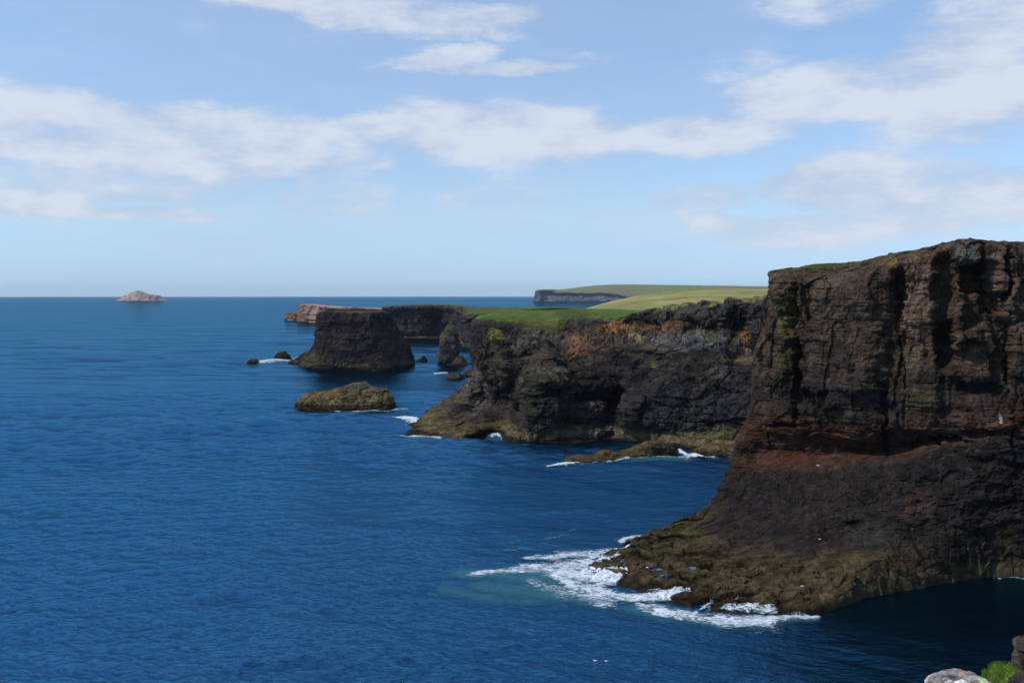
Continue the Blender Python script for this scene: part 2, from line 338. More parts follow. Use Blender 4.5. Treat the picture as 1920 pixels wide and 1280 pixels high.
    rt = np.interp(px, [1380, 1440, 1500, 1600, 1680, 1760, 1850, 1960], [800, 775, 790, 800, 790, 770, 755, 740])+fbm(Vf, 9, 4, .6, off=80)*26
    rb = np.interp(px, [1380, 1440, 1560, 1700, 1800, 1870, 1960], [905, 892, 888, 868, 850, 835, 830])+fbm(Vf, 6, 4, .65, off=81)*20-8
    red = ss(-14, 14, py-rt)*ss(-8, 8, rb-py)*ss(1370, 1400, px)*(1-ss(5.2, 4.6, tvv))
    rc = rockcol(V, (.085, .036, .024), (.058, .036, .028), 5, 3); rc = patch(rc, px, py, V, 1790, 800, 90, 45, (.085, .056, .046), .6)
    c = band(c, red, 0)+rc*np.clip(red, 0, 1)[..., None] if True else c
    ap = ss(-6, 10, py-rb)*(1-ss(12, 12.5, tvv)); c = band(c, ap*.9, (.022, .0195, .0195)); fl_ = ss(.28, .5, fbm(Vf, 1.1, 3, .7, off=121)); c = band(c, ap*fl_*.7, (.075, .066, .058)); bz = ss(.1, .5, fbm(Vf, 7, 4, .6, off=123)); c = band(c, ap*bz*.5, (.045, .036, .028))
    c = patch(c, px, py, V, 1720, 955, 30, 28, (.10, .065, .05), .6, .9, 2.); c = patch(c, px, py, V, 1400, 880, 30, 30, (.05, .03, .022), .7)
    c = patch(c, px, py, V, 1640, 1010, 60, 25, (.07, .065, .06), .55, .9, 2.5)
    pw = 1-ss(2.8, 4.0, tvv+fbm(Vf, 12, 4, .6, off=90)*.9)
    pc = rockcol(V, (.050, .037, .021), (.105, .078, .042), 4, 5); gr = ss(.05, .45, fbm(Vf, 8, 4, .6, off=95))[..., None]*.7
    pc = pc*(1-gr)+np.array((.065, .075, .020))*gr
    pc = patch(pc, px, py, V, 1420, 1040, 70, 20, (.17, .125, .065), .6, .8, 3); pc = patch(pc, px, py, V, 1290, 1008, 50, 12, (.08, .09, .025), .8)
    pw = pw*(1-ss(1640, 1780, px)*.8)
    c = c*(1-pw[..., None])+pc*pw[..., None]
    z = V1[..., 2]
    bs = (1-ss(1.2, 3.6, z+fbm(Vf, 4, 3, off=97)*1.2))*ss(1500, 1560, px); c = band(c, bs*.8, (.13, .105, .055))
    wet = (1-ss(.5, 2.0, z+fbm(Vf, 3, 4, .65, off=99)*1.1))*(1-ss(1520, 1560, px)*.7); c = band(c, wet*.9, (.020, .013, .009))
    g = ss(11.35, 11.75, tvv+fbm(Vf, 5, 3, .6, off=101)*.35)*(1-ss(1630, 1700, px+wob*30)*.75)
    gc = rockcol(V, (.060, .075, .018), (.11, .095, .035), 4, 8); c = c*(1-g[..., None])+gc*g[..., None]
    gl = ss(10.9, 11.4, tvv)*(1-g)*.5; c = band(c, gl*ss(0, .3, fbm(Vf, 3, 3, off=111)), (.17, .14, .11))
    cr_ = fbm(Vf, 1.2, 3, .6, off=33); c = c*(1+.25*np.clip(cr_, -1, 1))[..., None]
    c = patch(c, px, py, V, 1876, 790, 3.5, 11, (.65, .62, .6), .9, .8, 1.0)
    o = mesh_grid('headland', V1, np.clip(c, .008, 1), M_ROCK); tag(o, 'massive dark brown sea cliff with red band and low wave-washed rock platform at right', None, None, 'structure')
    return o
HEAD = build_headland()

# ================================================================== MIDDLE HEADLAND
def stB(*q, back=None):
    L = [P(*a) for a in q]; w = L[0]
    return [(w[0]-(L[1][0]-w[0])*.4, w[1]-3, -4.)]+L
# 13 levels: waterline, ledge, c1..c5, lip, shelf, shelf back, scarp foot, rim, inland
B = [
 [(-4, 520, -4), (-4, 519, 0), (-3, 518, 2), (-2, 516, 5), (-1, 514, 9), (0, 512, 14), (1, 510, 20), (2, 508, 26), (4, 504, 30), (25, 505, 28), (60, 515, 27), (120, 520, 26), (130, 520, 25), (150, 640, 20)],
 [(-28, 470, -4), (-27, 469, 0), (-26, 468, 2), (-23, 466, 5), (-20, 463, 8), (-17, 460, 12), (-14, 458, 18), (-12, 456, 24), (-8, 450, 29), (15, 460, 29), (50, 480, 28), (110, 490, 28), (118, 495, 27), (145, 620, 20)],
 stB((776, 790, 404), (806, 774, 412), (850, 757, 418), (876, 740, 425), (884, 716, 428), (904, 700, 430), (914, 672, 430), (926, 647, 428), (946, 641, 440), (1000, 640, 465), (1060, 634, 470), (1085, 632, 475), (1150, 660, 620)),
 stB((776, 814, 364), (812, 800, 372), (862, 781, 394), (900, 762, 417), (913, 722, 419), (919, 690, 420), (924, 660, 421), (932, 638, 423), (955, 641, 438), (1020, 638, 452), (1080, 630, 460), (1105, 627, 468), (1170, 660, 600)),
 stB((852, 831, 340), (872, 812, 350), (898, 786, 384), (920, 763, 405), (930, 735, 407), (938, 703, 408), (946, 668, 409), (958, 644, 412), (980, 642, 430), (1045, 636, 445), (1100, 627, 450), (1130, 620, 455), (1185, 655, 580)),
 stB((930, 812, 365), (938, 800, 371), (946, 784, 386), (956, 762, 398), (966, 732, 400), (976, 702, 401), (988, 672, 402), (1005, 650, 405), (1020, 645, 422), (1075, 633, 432), (1130, 622, 440), (1155, 613, 448), (1200, 650, 560)),
 stB((962, 831, 341), (966, 819, 342), (976, 800, 345), (986, 772, 348), (994, 740, 351), (1014, 708, 355), (1030, 680, 366), (1062, 655, 384), (1070, 640, 408), (1110, 628, 425), (1150, 616, 432), (1175, 607, 440), (1215, 640, 540)),
 stB((1060, 829, 342), (1062, 816, 343), (1066, 790, 345), (1072, 755, 348), (1078, 725, 353), (1088, 695, 360), (1098, 670, 370), (1112, 650, 382), (1130, 630, 405), (1155, 620, 420), (1180, 608, 425), (1200, 596, 432), (1235, 620, 520)),
 stB((1150, 826, 346), (1152, 812, 347), (1154, 788, 349), (1158, 752, 352), (1162, 720, 356), (1168, 690, 362), (1178, 664, 372), (1190, 645, 385), (1200, 630, 400), (1210, 618, 412), (1212, 608, 418), (1222, 586, 424), (1258, 598, 500)),
 stB((1230, 836, 335), (1233, 818, 337), (1236, 790, 340), (1240, 755, 343), (1244, 722, 347), (1248, 692, 352), (1254, 668, 360), (1260, 650, 372), (1262, 636, 388), (1264, 622, 400), (1266, 612, 406), (1270, 582, 412), (1300, 582, 490)),
 stB((1310, 846, 323), (1312, 826, 326), (1315, 798, 330), (1318, 762, 334), (1322, 728, 339), (1326, 698, 346), (1330, 672, 356), (1332, 652, 368), (1333, 640, 378), (1334, 628, 388), (1335, 618, 392), (1338, 576, 398), (1360, 574, 480)),
 stB((1385, 852, 316), (1387, 832, 319), (1390, 800, 323), (1392, 765, 328), (1394, 732, 334), (1398, 702, 343), (1400, 678, 353), (1402, 658, 362), (1403, 648, 368), (1404, 636, 375), (1405, 626, 378), (1408, 570, 384), (1430, 568, 470)),
 stB((1470, 855, 312), (1472, 835, 314), (1474, 803, 318), (1476, 766, 322), (1478, 734, 328), (1480, 705, 338), (1482, 680, 346), (1484, 662, 353), (1486, 652, 358), (1488, 640, 364), (1490, 630, 366), (1494, 563, 372), (1510, 560, 460)),
 stB((1640, 862, 305), (1642, 842, 307), (1644, 810, 310), (1646, 775, 314), (1650, 740, 320), (1652, 712, 328), (1654, 690, 335), (1656, 672, 340), (1658, 662, 345), (1660, 650, 350), (1662, 640, 352), (1666, 560, 358), (1680, 556, 450)),
]
B = np.array(B)
def build_mid():
    tu = arcs(B, 0, 900, [.3, .5, 1.2, 1.2, 1.2, 1, 1, 1, 1, 1, 1, .5, .12])
    tv = arcs(B, 1, 560, [.3, 1.4, 1, 1, 1, 1, 1, 1, .8, .7, .8, 1.3, .1])
    V = cr(cr(B, 0, 0, tu), 0, 1, tv); px, py = proj(V); Vf = V.astype(f32)
    tvv = np.broadcast_to(tv[None, :], V.shape[:2]); n = normals(V)
    wob = fbm(Vf, 14, 3, .6, off=150); wx = px+wob*22; wy = py+fbm(Vf, 12, 3, .6, off=161)*18
    ft = [(985, 720, 10, 60, -7), (1030, 700, 28, 26, 4), (1020, 760, 30, 50, 3.5), (1070, 700, 14, 26, -6), (1120, 745, 40, 14, -4), (1060, 675, 18, 12, -4), (1160, 760, 20, 24, -6), (940, 680, 14, 40, 3),
          (1250, 760, 80, 50, 4), (1170, 640, 24, 14, 2), (1225, 700, 30, 30, -2.5), (1350, 720, 50, 40, -2), (1195, 780, 22, 30, 2), (1390, 650, 26, 40, -5), (1335, 590, 12, 14, -3), (1385, 600, 14, 20, -3), (1140, 830, 8, 18, -3), (925, 668, 8, 20, 2)]
    d = 0
    for cx, cy, rx, ry, a in ft: d = d+1.45*a*np.exp(-(np.abs((wx-cx)/rx)**5+np.abs((wy-cy)/ry)**5))
    nh = n.copy(); nh[..., 2] *= .35; V = V+nh*(d*ss(1, 2, tvv)*(1-ss(12, 12.6, tvv)))[..., None]
    top = ss(12.0, 12.4, tvv)
    V1, _ = shape_rock(V, big=3.4, bsize=(14, 14, 11), small=1.2, ssize=(3.8, 3.8, 2.4), fb=2.8, fsize=18, strata=.6, st=3.1, crack=.0, tilt=.10, fine=.4, rg=2.4, rs=8., off=4.4,
                       flat=(1-.8*top)*(1-.5*(1-ss(1.5, 3., tvv))))
    low = 1-ss(2.5, 4, tvv)
    rb = ss(7.5, 8.2, tvv)*(1-ss(10.2, 10.8, tvv)); hr, er = worley(sc3(Vf, 2.3, 2.3, 2.3)); V1[..., 2] += rb*((hr-.35)*2.6-.8*np.exp(-(er/.12)**2))
    cs = ss(8.5, 9.5, tvv)*(1-ss(12.2, 12.8, tvv)); hb, eb = bricks(Vf+fbm(Vf, 8, 3)[..., None]*2, 6., 40., .2); V1[..., 2] += cs*(hb-.5)*3.8*ss(960, 1000, px)
    pk_ = ss(6.8, 8., tvv)*(1-ss(9.6, 10.4, tvv)); V1[..., 2] += pk_*(3.2*np.exp(-((px-930)/11)**2)-2.2*np.exp(-((px-968)/12)**2)+1.8*np.exp(-((px-1010)/14)**2)-1.5*np.exp(-((px-1050)/12)**2))
    c = rockcol(V, (.022, .020, .020), (.060, .048, .038), 9, 11); c = patch(c, px, py, V, 1180, 640, 160, 22, (.15, .11, .075), .6, .8, 5); c = patch(c, px, py, V, 990, 690, 90, 50, (.095, .070, .048), .65, .8, 5)
    c = patch(c, px, py, V, 1090, 790, 110, 36, (.075, .062, .050), .55, .8, 5)
    c = patch(c, px, py, V, 885, 728, 40, 48, (.17, .145, .12), .8, .6, 8)  # sunlit look of the left slope painted in as paler grey
    c = patch(c, px, py, V, 975, 680, 45, 40, (.080, .065, .045), .7)
    for q in [(1300, 770, 130, 50, (.034, .034, .038), .8), (1330, 820, 90, 22, (.065, .062, .060), .6), (1350, 698, 20, 16, (.12, .13, .12), .6), (1010, 760, 26, 60, (.045, .046, .038), .5), (1035, 706, 20, 9, (.13, .145, .10), .6),
              (1010, 730, 10, 22, (.065, .08, .03), .5), (1002, 775, 12, 22, (.035, .05, .027), .6), (930, 642, 20, 7, (.22, .17, .03), .9), (1052, 722, 34, 7, (.12, .11, .04), .6), (1218, 680, 7, 8, (.11, .18, .03), .9)]:
        c = patch(c, px, py, V, q[0], q[1], q[2], q[3], q[4], q[5])
    och = [(1085, 652, 26, 17, (.30, .15, .065), .85), (1160, 622, 40, 16, (.33, .17, .06), .9), (1240, 618, 50, 11, (.24, .125, .05), .8), (1195, 640, 18, 8, (.36, .27, .13), .9), (1320, 618, 16, 7, (.36, .19, .06), .9),
           (1395, 630, 14, 18, (.34, .18, .06), .85), (1400, 665, 20, 16, (.20, .15, .09), .8), (1265, 632, 26, 6, (.28, .16, .07), .6), (1110, 680, 14, 10, (.14, .09, .05), .6)]
    for q in och: c = patch(c, px, py, V, q[0], q[1], q[2], q[3], q[4], q[5], .6, 4.)
    c = patch(c, px, py, V, 1295, 645, 85, 17, (.14, .14, .135), .85, .5, 4.); c = patch(c, px, py, V, 1005, 641, 70, 9, (.15, .14, .125), .8)
    for q in [(1330, 636, 20, 6, (.12, .15, .04)), (1300, 632, 12, 4, (.13, .17, .03)), (1375, 640, 12, 6, (.10, .13, .04))]: c = patch(c, px, py, V, *q, .8)
    es = ss(10.9, 11.2, tvv)*(1-top)*ss(1190, 1215, px); c = band(c, es*.7, (.052, .046, .044)); c = patch(c, px, py, V, 1280, 590, 70, 15, (.10, .085, .075), .7)
    pw = (1-ss(2.2, 3.6, tvv+fbm(Vf, 14, 3, off=170)*.8))*(1-ss(950, 985, px)); pc = rockcol(V, (.055, .046, .026), (.15, .108, .052), 5, 15)
    pc = patch(pc, px, py, V, 900, 762, 60, 8, (.09, .10, .028), .8); pc = patch(pc, px, py, V, 860, 776, 26, 8, (.09, .085, .08), .8)
    c = c*(1-pw[..., None])+pc*pw[..., None]
    z = V1[..., 2]; bs = (1-ss(2.8, 4.6, z+fbm(Vf, 6, 3, off=171)*1.5))*ss(940, 965, px); c = band(c, bs*.8, (.15, .118, .065))
    c = patch(c, px, py, V, 1350, 818, 60, 14, (.13, .115, .04), .7)
    wet = 1-ss(.3, 1.1, z+fbm(Vf, 4, 2, off=172)*.8); c = band(c, wet*.9, (.022, .014, .010))
    g = ss(11.95, 12.15, tvv+fbm(Vf, 6, 2, off=173)*.3); gc = rockcol(V, (.10, .12, .035), (.17, .16, .06), 10, 18); c = c*(1-g[..., None])+gc*g[..., None]
    c = c*(1+.3*np.clip(fbm(Vf, 2.2, 3, .6, off=133), -1, 1))[..., None]
    o = mesh_grid('rocky_headland', V1, np.clip(c, .008, 1), M_ROCK); tag(o, None, None, None, 'structure'); return o
MID = build_mid()

# ================================================================== FIELD PROMONTORY, FAR CLIFFS, HILLS
def loft(name, C, nu, nv, du, dv, mat, colf, smooth=False, **kw):
    C = np.array(C, float); tu = arcs(C, 0, nu, du); tv = arcs(C, 1, nv, dv)
    V = cr(cr(C, 0, 0, tu), 0, 1, tv); px, py = proj(V); tvv = np.broadcast_to(tv[None, :], V.shape[:2]); tuu = np.broadcast_to(tu[:, None], V.shape[:2])
    fl = kw.pop('flatf', None); flat = None if fl is None else fl(px, py, tvv, V)
    post = kw.pop('post', None)
    V1, _ = shape_rock(V, flat=flat, **kw)
    if post is not None: V1 = post(V1, px, py, tvv)
    c = colf(V, V1, px, py, tvv)
    return tag(mesh_grid(name, V1, np.clip(c, .008, 1), mat, smooth=smooth), None, None, None, 'structure')
def stD(wl, a, b, rim, *inl):
    L = [P(*q) for q in (wl, a, b, rim, *inl)]; w = L[0]; return [(w[0], w[1]-4, -5)]+L
D = [
 [(-8, 1010, -5), (-8, 1010, 0), (-7, 1010, 10), (-6, 1010, 22), (-4, 1010, 33), (30, 1030, 35.5), (60, 1060, 36), (90, 1150, 36)],
 stD((892, 660, 898), (892, 640, 898), (893, 620, 900), (897, 598, 905), (925, 590, 925), (950, 583, 1010), (950, 579.5, 1150)),
 stD((889, 672, 805), (886, 652, 806), (887, 628, 807), (895, 604, 810), (922, 594, 850), (945, 586, 960), (948, 580, 1130)),
 stD((915, 676, 778), (915, 655, 779), (917, 632, 780), (925, 605, 785), (945, 597, 830), (965, 588, 930), (970, 580, 1120)),
 stD((960, 678, 765), (960, 658, 767), (962, 635, 770), (966, 609, 778), (985, 600, 820), (1000, 590, 920), (1005, 580, 1110)),
 stD((990, 680, 752), (992, 660, 756), (994, 638, 760), (1000, 618, 768), (1015, 606, 800), (1030, 593, 900), (1035, 580.5, 1100)),
 stD((1020, 682, 742), (1024, 662, 746), (1030, 642, 752), (1042, 622, 765), (1046, 600, 785), (1060, 593, 860), (1065, 581, 1090)),
 stD((1060, 684, 735), (1062, 662, 740), (1066, 640, 748), (1075, 626, 760), (1079, 597, 772), (1090, 591, 840), (1100, 582, 1080)),
 stD((1110, 686, 728), (1112, 664, 732), (1115, 642, 738), (1120, 625, 748), (1123, 597, 758), (1130, 591, 830), (1145, 583, 1070)),
 stD((1165, 688, 720), (1167, 664, 724), (1170, 640, 730), (1173, 622, 736), (1176, 603, 744), (1182, 592, 830), (1195, 584, 1060)),
 stD((1240, 690, 712), (1242, 664, 716), (1245, 640, 722), (1248, 622, 728), (1250, 600, 735), (1256, 592, 830), (1262, 585, 1050)),
 stD((1420, 690, 712), (1422, 664, 716), (1425, 640, 722), (1428, 615, 728), (1430, 592, 735), (1436, 588, 830), (1442, 584, 1050)),
]
def colD(V, V1, px, py, t):
    Vf = V.astype(f32)
    c = rockcol(V, (.032, .026, .025), (.060, .047, .042), 20, 21)
    c = patch(c, px, py, V, 1120, 612, 70, 16, (.095, .070, .055), .8)
    g1 = ss(3.9, 4.25, t-.85*ss(1040, 1052, px)*(1-ss(1170, 1180, px))+fbm(Vf, 14, 3, off=201)*.4)
    gl = (ss(2.7, 3.6, t+fbm(Vf, 18, 4, .6, off=203)*.5)*(ss(960, 1000, px)*(1-ss(1050, 1075, px))))*.85
    g = np.maximum(g1, gl)
    n1 = ss(-.3, .3, fbm(Vf, 60, 6, .65, off=205, asp=(1.6, 1, 1)))[..., None]; gc = np.array((.075, .125, .018))*(1-n1)+np.array((.12, .15, .035))*n1
    ol = ss(.0, .5, (608-py)/10)[..., None]; gc = gc*ol+np.array((.085, .09, .025))*(1-ol)
    gc = patch(gc, px, py, V, 1072, 592, 40, 9, (.045, .065, .018), .95, .2); gc = patch(gc, px, py, V, 1190, 597, 50, 8, (.06, .14, .018), .9)  # darker green painted in at the notch to dim its sunlit side
    gc = gc*(1+.45*np.clip(fbm(Vf, 12, 4, .7, off=209, asp=(1.8, 1, 1)), -1, 1))[..., None]; c = c*(1-g[..., None])+gc*g[..., None]
    wet = 1-ss(.6, 2.2, V1[..., 2]+fbm(Vf, 8, 2, off=207)*1.5); return band(c, wet*.8, (.05, .035, .022))
loft('field', D, 620, 260, [.3, 1, 1.2, 1, 1, 1, 1.2, 1.2, 1, .7, .2], [.3, 1, 1, 1.2, .9, .5, .3], M_ROCKMID, colD, big=3, bsize=(16, 16, 14), small=1, ssize=(6, 6, 5), fb=4, fsize=24, strata=.7, st=4, rg=2., rs=11.,
     crack=.5, fine=.6, off=8.8, flatf=lambda px, py, t, V: 1-.93*ss(4.0, 4.5, t-.6*ss(1040, 1052, px)))
def stE(base, rim, b2, d2=200):
    w = P(*base); r = P(*rim); m = [tuple(w[i]+(r[i]-w[i])*k for i in range(3)) for k in (.2, .45, .75)]
    q = P(*b2); return [(w[0], w[1]-6, -6), (w[0], w[1], 0), (w[0], w[1]+5, 3.0)]+m+[r, ((r[0]+q[0])/2, (r[1]+q[1])/2, (r[2]+q[2])/2), q]
E = [
 stE((760, 620, 1460), (757, 586, 1460), (770, 580, 1500)),
 stE((722, 634, 1197), (719, 580, 1197), (735, 577.5, 1350)),
 stE((735, 636.5, 1160), (728, 578, 1163), (742, 577, 1350)),
 stE((780, 637, 1152), (775, 577.5, 1156), (780, 576.5, 1350)),
 stE((800, 637, 1150), (796, 576, 1152), (800, 575.5, 1350)),
 stE((830, 637, 1150), (828, 575.5, 1153), (832, 575, 1350)),
 stE((862, 640, 1110), (858, 577, 1113), (862, 576.2, 1350)),
 stE((872, 655, 950), (868, 594, 1000), (895, 578.5, 1350)),
 stE((900, 655, 940), (900, 592, 990), (915, 579, 1350)),
 stE((960, 655, 940), (960, 592, 1000), (965, 580, 1350)),
]
def colE(V, V1, px, py, t):
    Vf = V.astype(f32); c = rockcol(V, (.034, .028, .030), (.065, .050, .047), 30, 31); c = patch(c, px, py, V, 850, 588, 60, 9, (.10, .065, .055), .6)
    g = ss(5.8, 6.2, t+fbm(Vf, 20, 2, off=211)*.2); c = band(c, g, (.10, .11, .035)); lo = 1-ss(2.5, 5, V1[..., 2]+fbm(Vf, 10, 2, off=213)*2); c = band(c, lo*.8, (.09, .065, .04)); return c
loft('far_cliff', E, 420, 170, None, [.3, .8, 1, 1, 1, 1, .3, .2], M_ROCKMID, colE, big=5, bsize=(24, 24, 18), small=2, ssize=(9, 9, 7), fb=6, fsize=34, strata=1.4, st=5, crack=.8, rg=2.5, rs=16., fine=.6, off=3.3,
     flatf=lambda px, py, t, V: 1-.93*ss(5.95, 6.3, t))
G_ = [
 stE((640, 590, 2600), (638, 583, 2600), (650, 582, 2700)),
 stE((566, 600, 2100), (567, 577, 2120), (575, 574, 2200)),
 stE((568, 606, 1860), (570, 574.5, 1880), (580, 573.5, 2000)),
 stE((590, 608, 1795), (592, 574.5, 1820), (598, 574, 2000)),
 stE((604, 609, 1770), (606, 578, 1800), (612, 576, 2000)),
 stE((650, 610, 1750), (648, 580.5, 1780), (655, 578.5, 2000)),
 stE((690, 610, 1750), (688, 581, 1780), (690, 580, 2000)),
 stE((740, 610, 1750), (738, 582, 1780), (740, 581, 2000)),
]
def colG(V, V1, px, py, t):
    Vf = V.astype(f32); c = rockcol(V, (.15, .085, .068), (.27, .165, .135), 30, 41); c = c*(1-.5*ss(600, 625, px))[..., None]; c = band(c, ss(5.9, 6.2, t), (.33, .215, .18)); lo = 1-ss(3, 7, V1[..., 2]+fbm(Vf, 14, 2, off=221)*3); return band(c, lo*.8, (.20, .13, .07))
loft('pink_cliff', G_, 260, 120, None, [.3, .8, 1, 1, 1, 1, .3, .2], M_FAR, colG, big=8, bsize=(30, 30, 22), small=4, ssize=(13, 13, 9), fb=8, fsize=50, strata=1.5, st=7, crack=2, fine=.6, off=5.3,
     flatf=lambda px, py, t, V: 1-.8*ss(6, 6.4, t))
# moorland hill behind the middle headland
hx = [1060, 1095, 1130, 1180, 1230, 1280, 1340, 1440, 1560, 1760, 2100]
crest = [585, 582.5, 573, 562.5, 553.5, 548, 545.5, 546.5, 544, 541, 536]
Hh = [[P(x, 625, 760), P(x, 603, 900), P(x, (c*.45+588*.55) if x > 1170 else 590, 1120), P(x, c+1.5, 1400), P(x, c, 1520), P(x, c+2, 1800), P(x, c+12, 2400)] for i, (x, c) in enumerate(zip(hx, crest))]
def colH(V, V1, px, py, t):
    Vf = V.astype(f32); a = ss(-.3, .3, fbm(Vf, 110, 7, .65, off=231, asp=(1.8, 1, 1)))[..., None]; c = np.array((.30, .27, .095))*(1-a)+np.array((.19, .185, .06))*a
    b = ss(.25, .5, fbm(Vf, 50, 4, .6, off=235, asp=(2, 1, 1)))[..., None]*.6; return c*(1-b)+np.array((.20, .17, .11))*b
loft('hill', Hh, 300, 200, None, None, M_HILL, colH, smooth=True, big=0, small=0, fb=4, fsize=90, strata=0, crack=0, fine=0, off=1.3)
# far headland with sea cliffs on the horizon
fx = [(1000, 1012, 562), (1006, 1008, 548.5), (1015, 1016, 547), (1033, 1035, 547), (1040, 1042, 551.5), (1075, 1076, 552), (1110, 1110, 552.5), (1145, 1145, 553), (1175, 1175, 559), (1200, 1200, 563), (1300, 1300, 563), (1500, 1500, 560), (1800, 1800, 560)]
fsk = [560, 549, 546.5, 547, 546.5, 542, 538.5, 537, 536.8, 537.2, 538.5, 541, 540]
def stF(b, x, y, sk):
    w = P(b, 568.2, 7650); r = P(x, y, 7750); m = [tuple(w[i]+(r[i]-w[i])*k for i in range(3)) for k in (.25, .5, .8)]
    s = P(x+10, sk, 9800); mm = P(x+3, (y*.55+sk*.45), 8500)
    return [(w[0], w[1]-10, -12), (w[0], w[1], 0)]+m+[r, mm, s, (s[0], s[1]+1500, s[2]-45)]
Fh = [stF(b, x, y, s) for (b, x, y), s in zip(fx, fsk)]
Fh[0] = [(q[0], q[1]+900, min(q[2], 25)) for q in Fh[0]]
def colF(V, V1, px, py, t):
    Vf = V.astype(f32); c = rockcol(V, (.07, .072, .10), (.12, .11, .13), 120, 51)  # blue of the haze mixed into the cliff colour
    a = ss(-.3, .3, fbm(Vf, 500, 4, .55, off=241, asp=(2, 1, 1)))[..., None]; gc = np.array((.14, .18, .055))*(1-a)+np.array((.17, .14, .09))*a
    g = ss(4.9, 5.15, t)[..., None]; return c*(1-g)+gc*g
loft('far_headland', Fh, 420, 120, [1]*8+[1, .5, .2, .1], [.3, 1, 1, 1, 1, .4, .2, .05], M_FAR, colF, big=35, bsize=(110, 110, 200), small=12, ssize=(45, 45, 60), fb=35, fsize=170, strata=6, st=25, crack=12, fine=0, off=6.3,
     flatf=lambda px, py, t, V: 1-.93*ss(4.9, 5.2, t))

# ================================================================== SEA STACKS, ISLETS AND SKERRIES
GEN = {}
def stack(name, rows, d, thick, label, cat, colf, nu=260, nv=200, sup=2.6, twist=0., group=None, mat=None, **kw):
    """closed rock pillar: rows of (left px, right px, py) from the waterline up; d centre distance; thick = depth/width"""
    R = []
    for i, (l, r, y) in enumerate(rows):
        a = P(l, y, d); b = P(r, y, d); R.append([(a[0]+b[0])/2, (b[0]-a[0])/2, a[2]])
    R = [[R[0][0], R[0][1]*1.03, -4.]]+R
    last = R[-1]; R += [[last[0], last[1]*.8, last[2]+.35], [last[0], last[1]*.45, last[2]+.5], [last[0], .02, last[2]+.5]]
    R = np.array(R); seg = np.hypot(np.diff(R[:, 1]), np.diff(R[:, 2]))+.05; s = np.concatenate([[0], np.cumsum(seg)])
    ts = np.interp(np.linspace(0, s[-1], nv), s, np.arange(len(s))); Q = cr(R, 0, 0, ts)
    th = np.linspace(0, 2*math.pi, nu, endpoint=False); ct, st_ = np.cos(th), np.sin(th)
    rr = (np.abs(ct)**sup+np.abs(st_)**sup)**(-1/sup); w0 = R[1][1]
    hd = thick*(w0*.35+Q[:, 1]*.65); hd = np.where(np.arange(nv) > 0, np.minimum(hd, Q[:, 1]*thick*1.5), hd)
    V = np.empty((nu, nv, 3)); V[..., 0] = Q[None, :, 0]+Q[None, :, 1]*(ct*rr)[:, None]
    V[..., 1] = d+hd[None, :]*(st_*rr)[:, None]; V[..., 2] = Q[None, :, 2]
    tt = np.broadcast_to(ts[None, :], V.shape[:2]); topi = len(R)-3
    V1, _ = shape_rock(V, closed=True, flat=1-.8*ss(topi-.4, topi+.1, tt), **kw)
    px, py = proj(V); c = colf(V, V1, px, py, tt-topi)
    o = mesh_grid(name, V1, np.clip(c, .008, 1), mat or M_ROCKMID, closed=True, origin=(R[1][0], d, 0)); return tag(o, label, cat, group)
def mound(name, top, d, hd, label, cat, colf, nu=220, nv=110, p=3., skew=0., group=None, mat=None, **kw):
    """low rock: top = (px, py) silhouette left to right at distance d; hd half depth; skew = metres the right end lies further away"""
    xs = np.array([P(a, b, d)[0] for a, b in top]); zs = np.array([P(a, b, d)[2] for a, b in top])
    xc = (xs[0]+xs[-1])/2; hw = (xs[-1]-xs[0])/2
    th = np.linspace(0, 2*math.pi, nu, endpoint=False); r = np.linspace(1.06, .002, nv)
    ct = np.cos(th)[:, None]; st_ = np.sin(th)[:, None]; x = xc+hw*ct*r[None]; u = (x-xc)/hw
    V = np.empty((nu, nv, 3)); V[..., 0] = x; V[..., 1] = d+hd*st_*r[None]+skew*u
    T = np.interp(x, xs, zs); rp = r[None]**(p+9*np.abs(ct)**3); V[..., 2] = np.maximum(T, .3)*(1-rp)*np.sqrt(np.clip(1.0-.0*r[None], 0, 1))-2.5*rp
    kw.setdefault('rg', .5); kw.setdefault('rs', 4.); V1, _ = shape_rock(V, closed=True, **kw); px, py = proj(V); c = colf(V, V1, px, py, r[None]+0*u)
    o = mesh_grid(name, V1, np.clip(c, .008, 1), mat or M_ROCKMID, closed=True, origin=(xc, d, 0)); return tag(o, label, cat, group)

def colS(V, V1, px, py, t):
    Vf = V.astype(f32); c = rockcol(V, (.030, .024, .024), (.058, .043, .039), 14, 61); c = patch(c, px, py, V, 690, 625, 40, 18, (.055, .030, .028), .7)
    z = V1[..., 2]; lo = 1-ss(2.5, 6, z+fbm(Vf, 8, 3, off=251)*2.5); c = band(c, lo*.8, (.085, .068, .036)); c = patch(c, px, py, V, 590, 672, 22, 14, (.07, .075, .03), .8)
    g = ss(-.75, -.2, t+fbm(Vf, 7, 3, off=253)*.6); c = band(c, g*.9, (.085, .085, .032)); c = patch(c, px, py, V, 735, 612, 14, 14, (.07, .065, .03), .5)
    wet = 1-ss(.4, 1.6, z+fbm(Vf, 5, 2, off=255)); return band(c, wet*.9, (.022, .015, .011))
stack('sea_stack', [(563, 777, 696), (567, 774, 688), (574, 770, 676), (585, 765, 660), (594, 758, 645), (597, 750, 630), (600, 742, 615), (600, 735, 602), (601, 731, 594), (604, 727, 589)], 706, .95,
      'broad flat-topped dark sea stack with a grassy cap, standing in open water', 'sea stack', colS, 520, 300, group=None, sup=2.8, big=2.2, bsize=(14, 14, 10), small=.7, ssize=(4.5, 4.5, 3), fb=3.2, fsize=20, strata=.6, st=3, crack=.4, fine=.45, rg=1.3, rs=8., off=2.2)
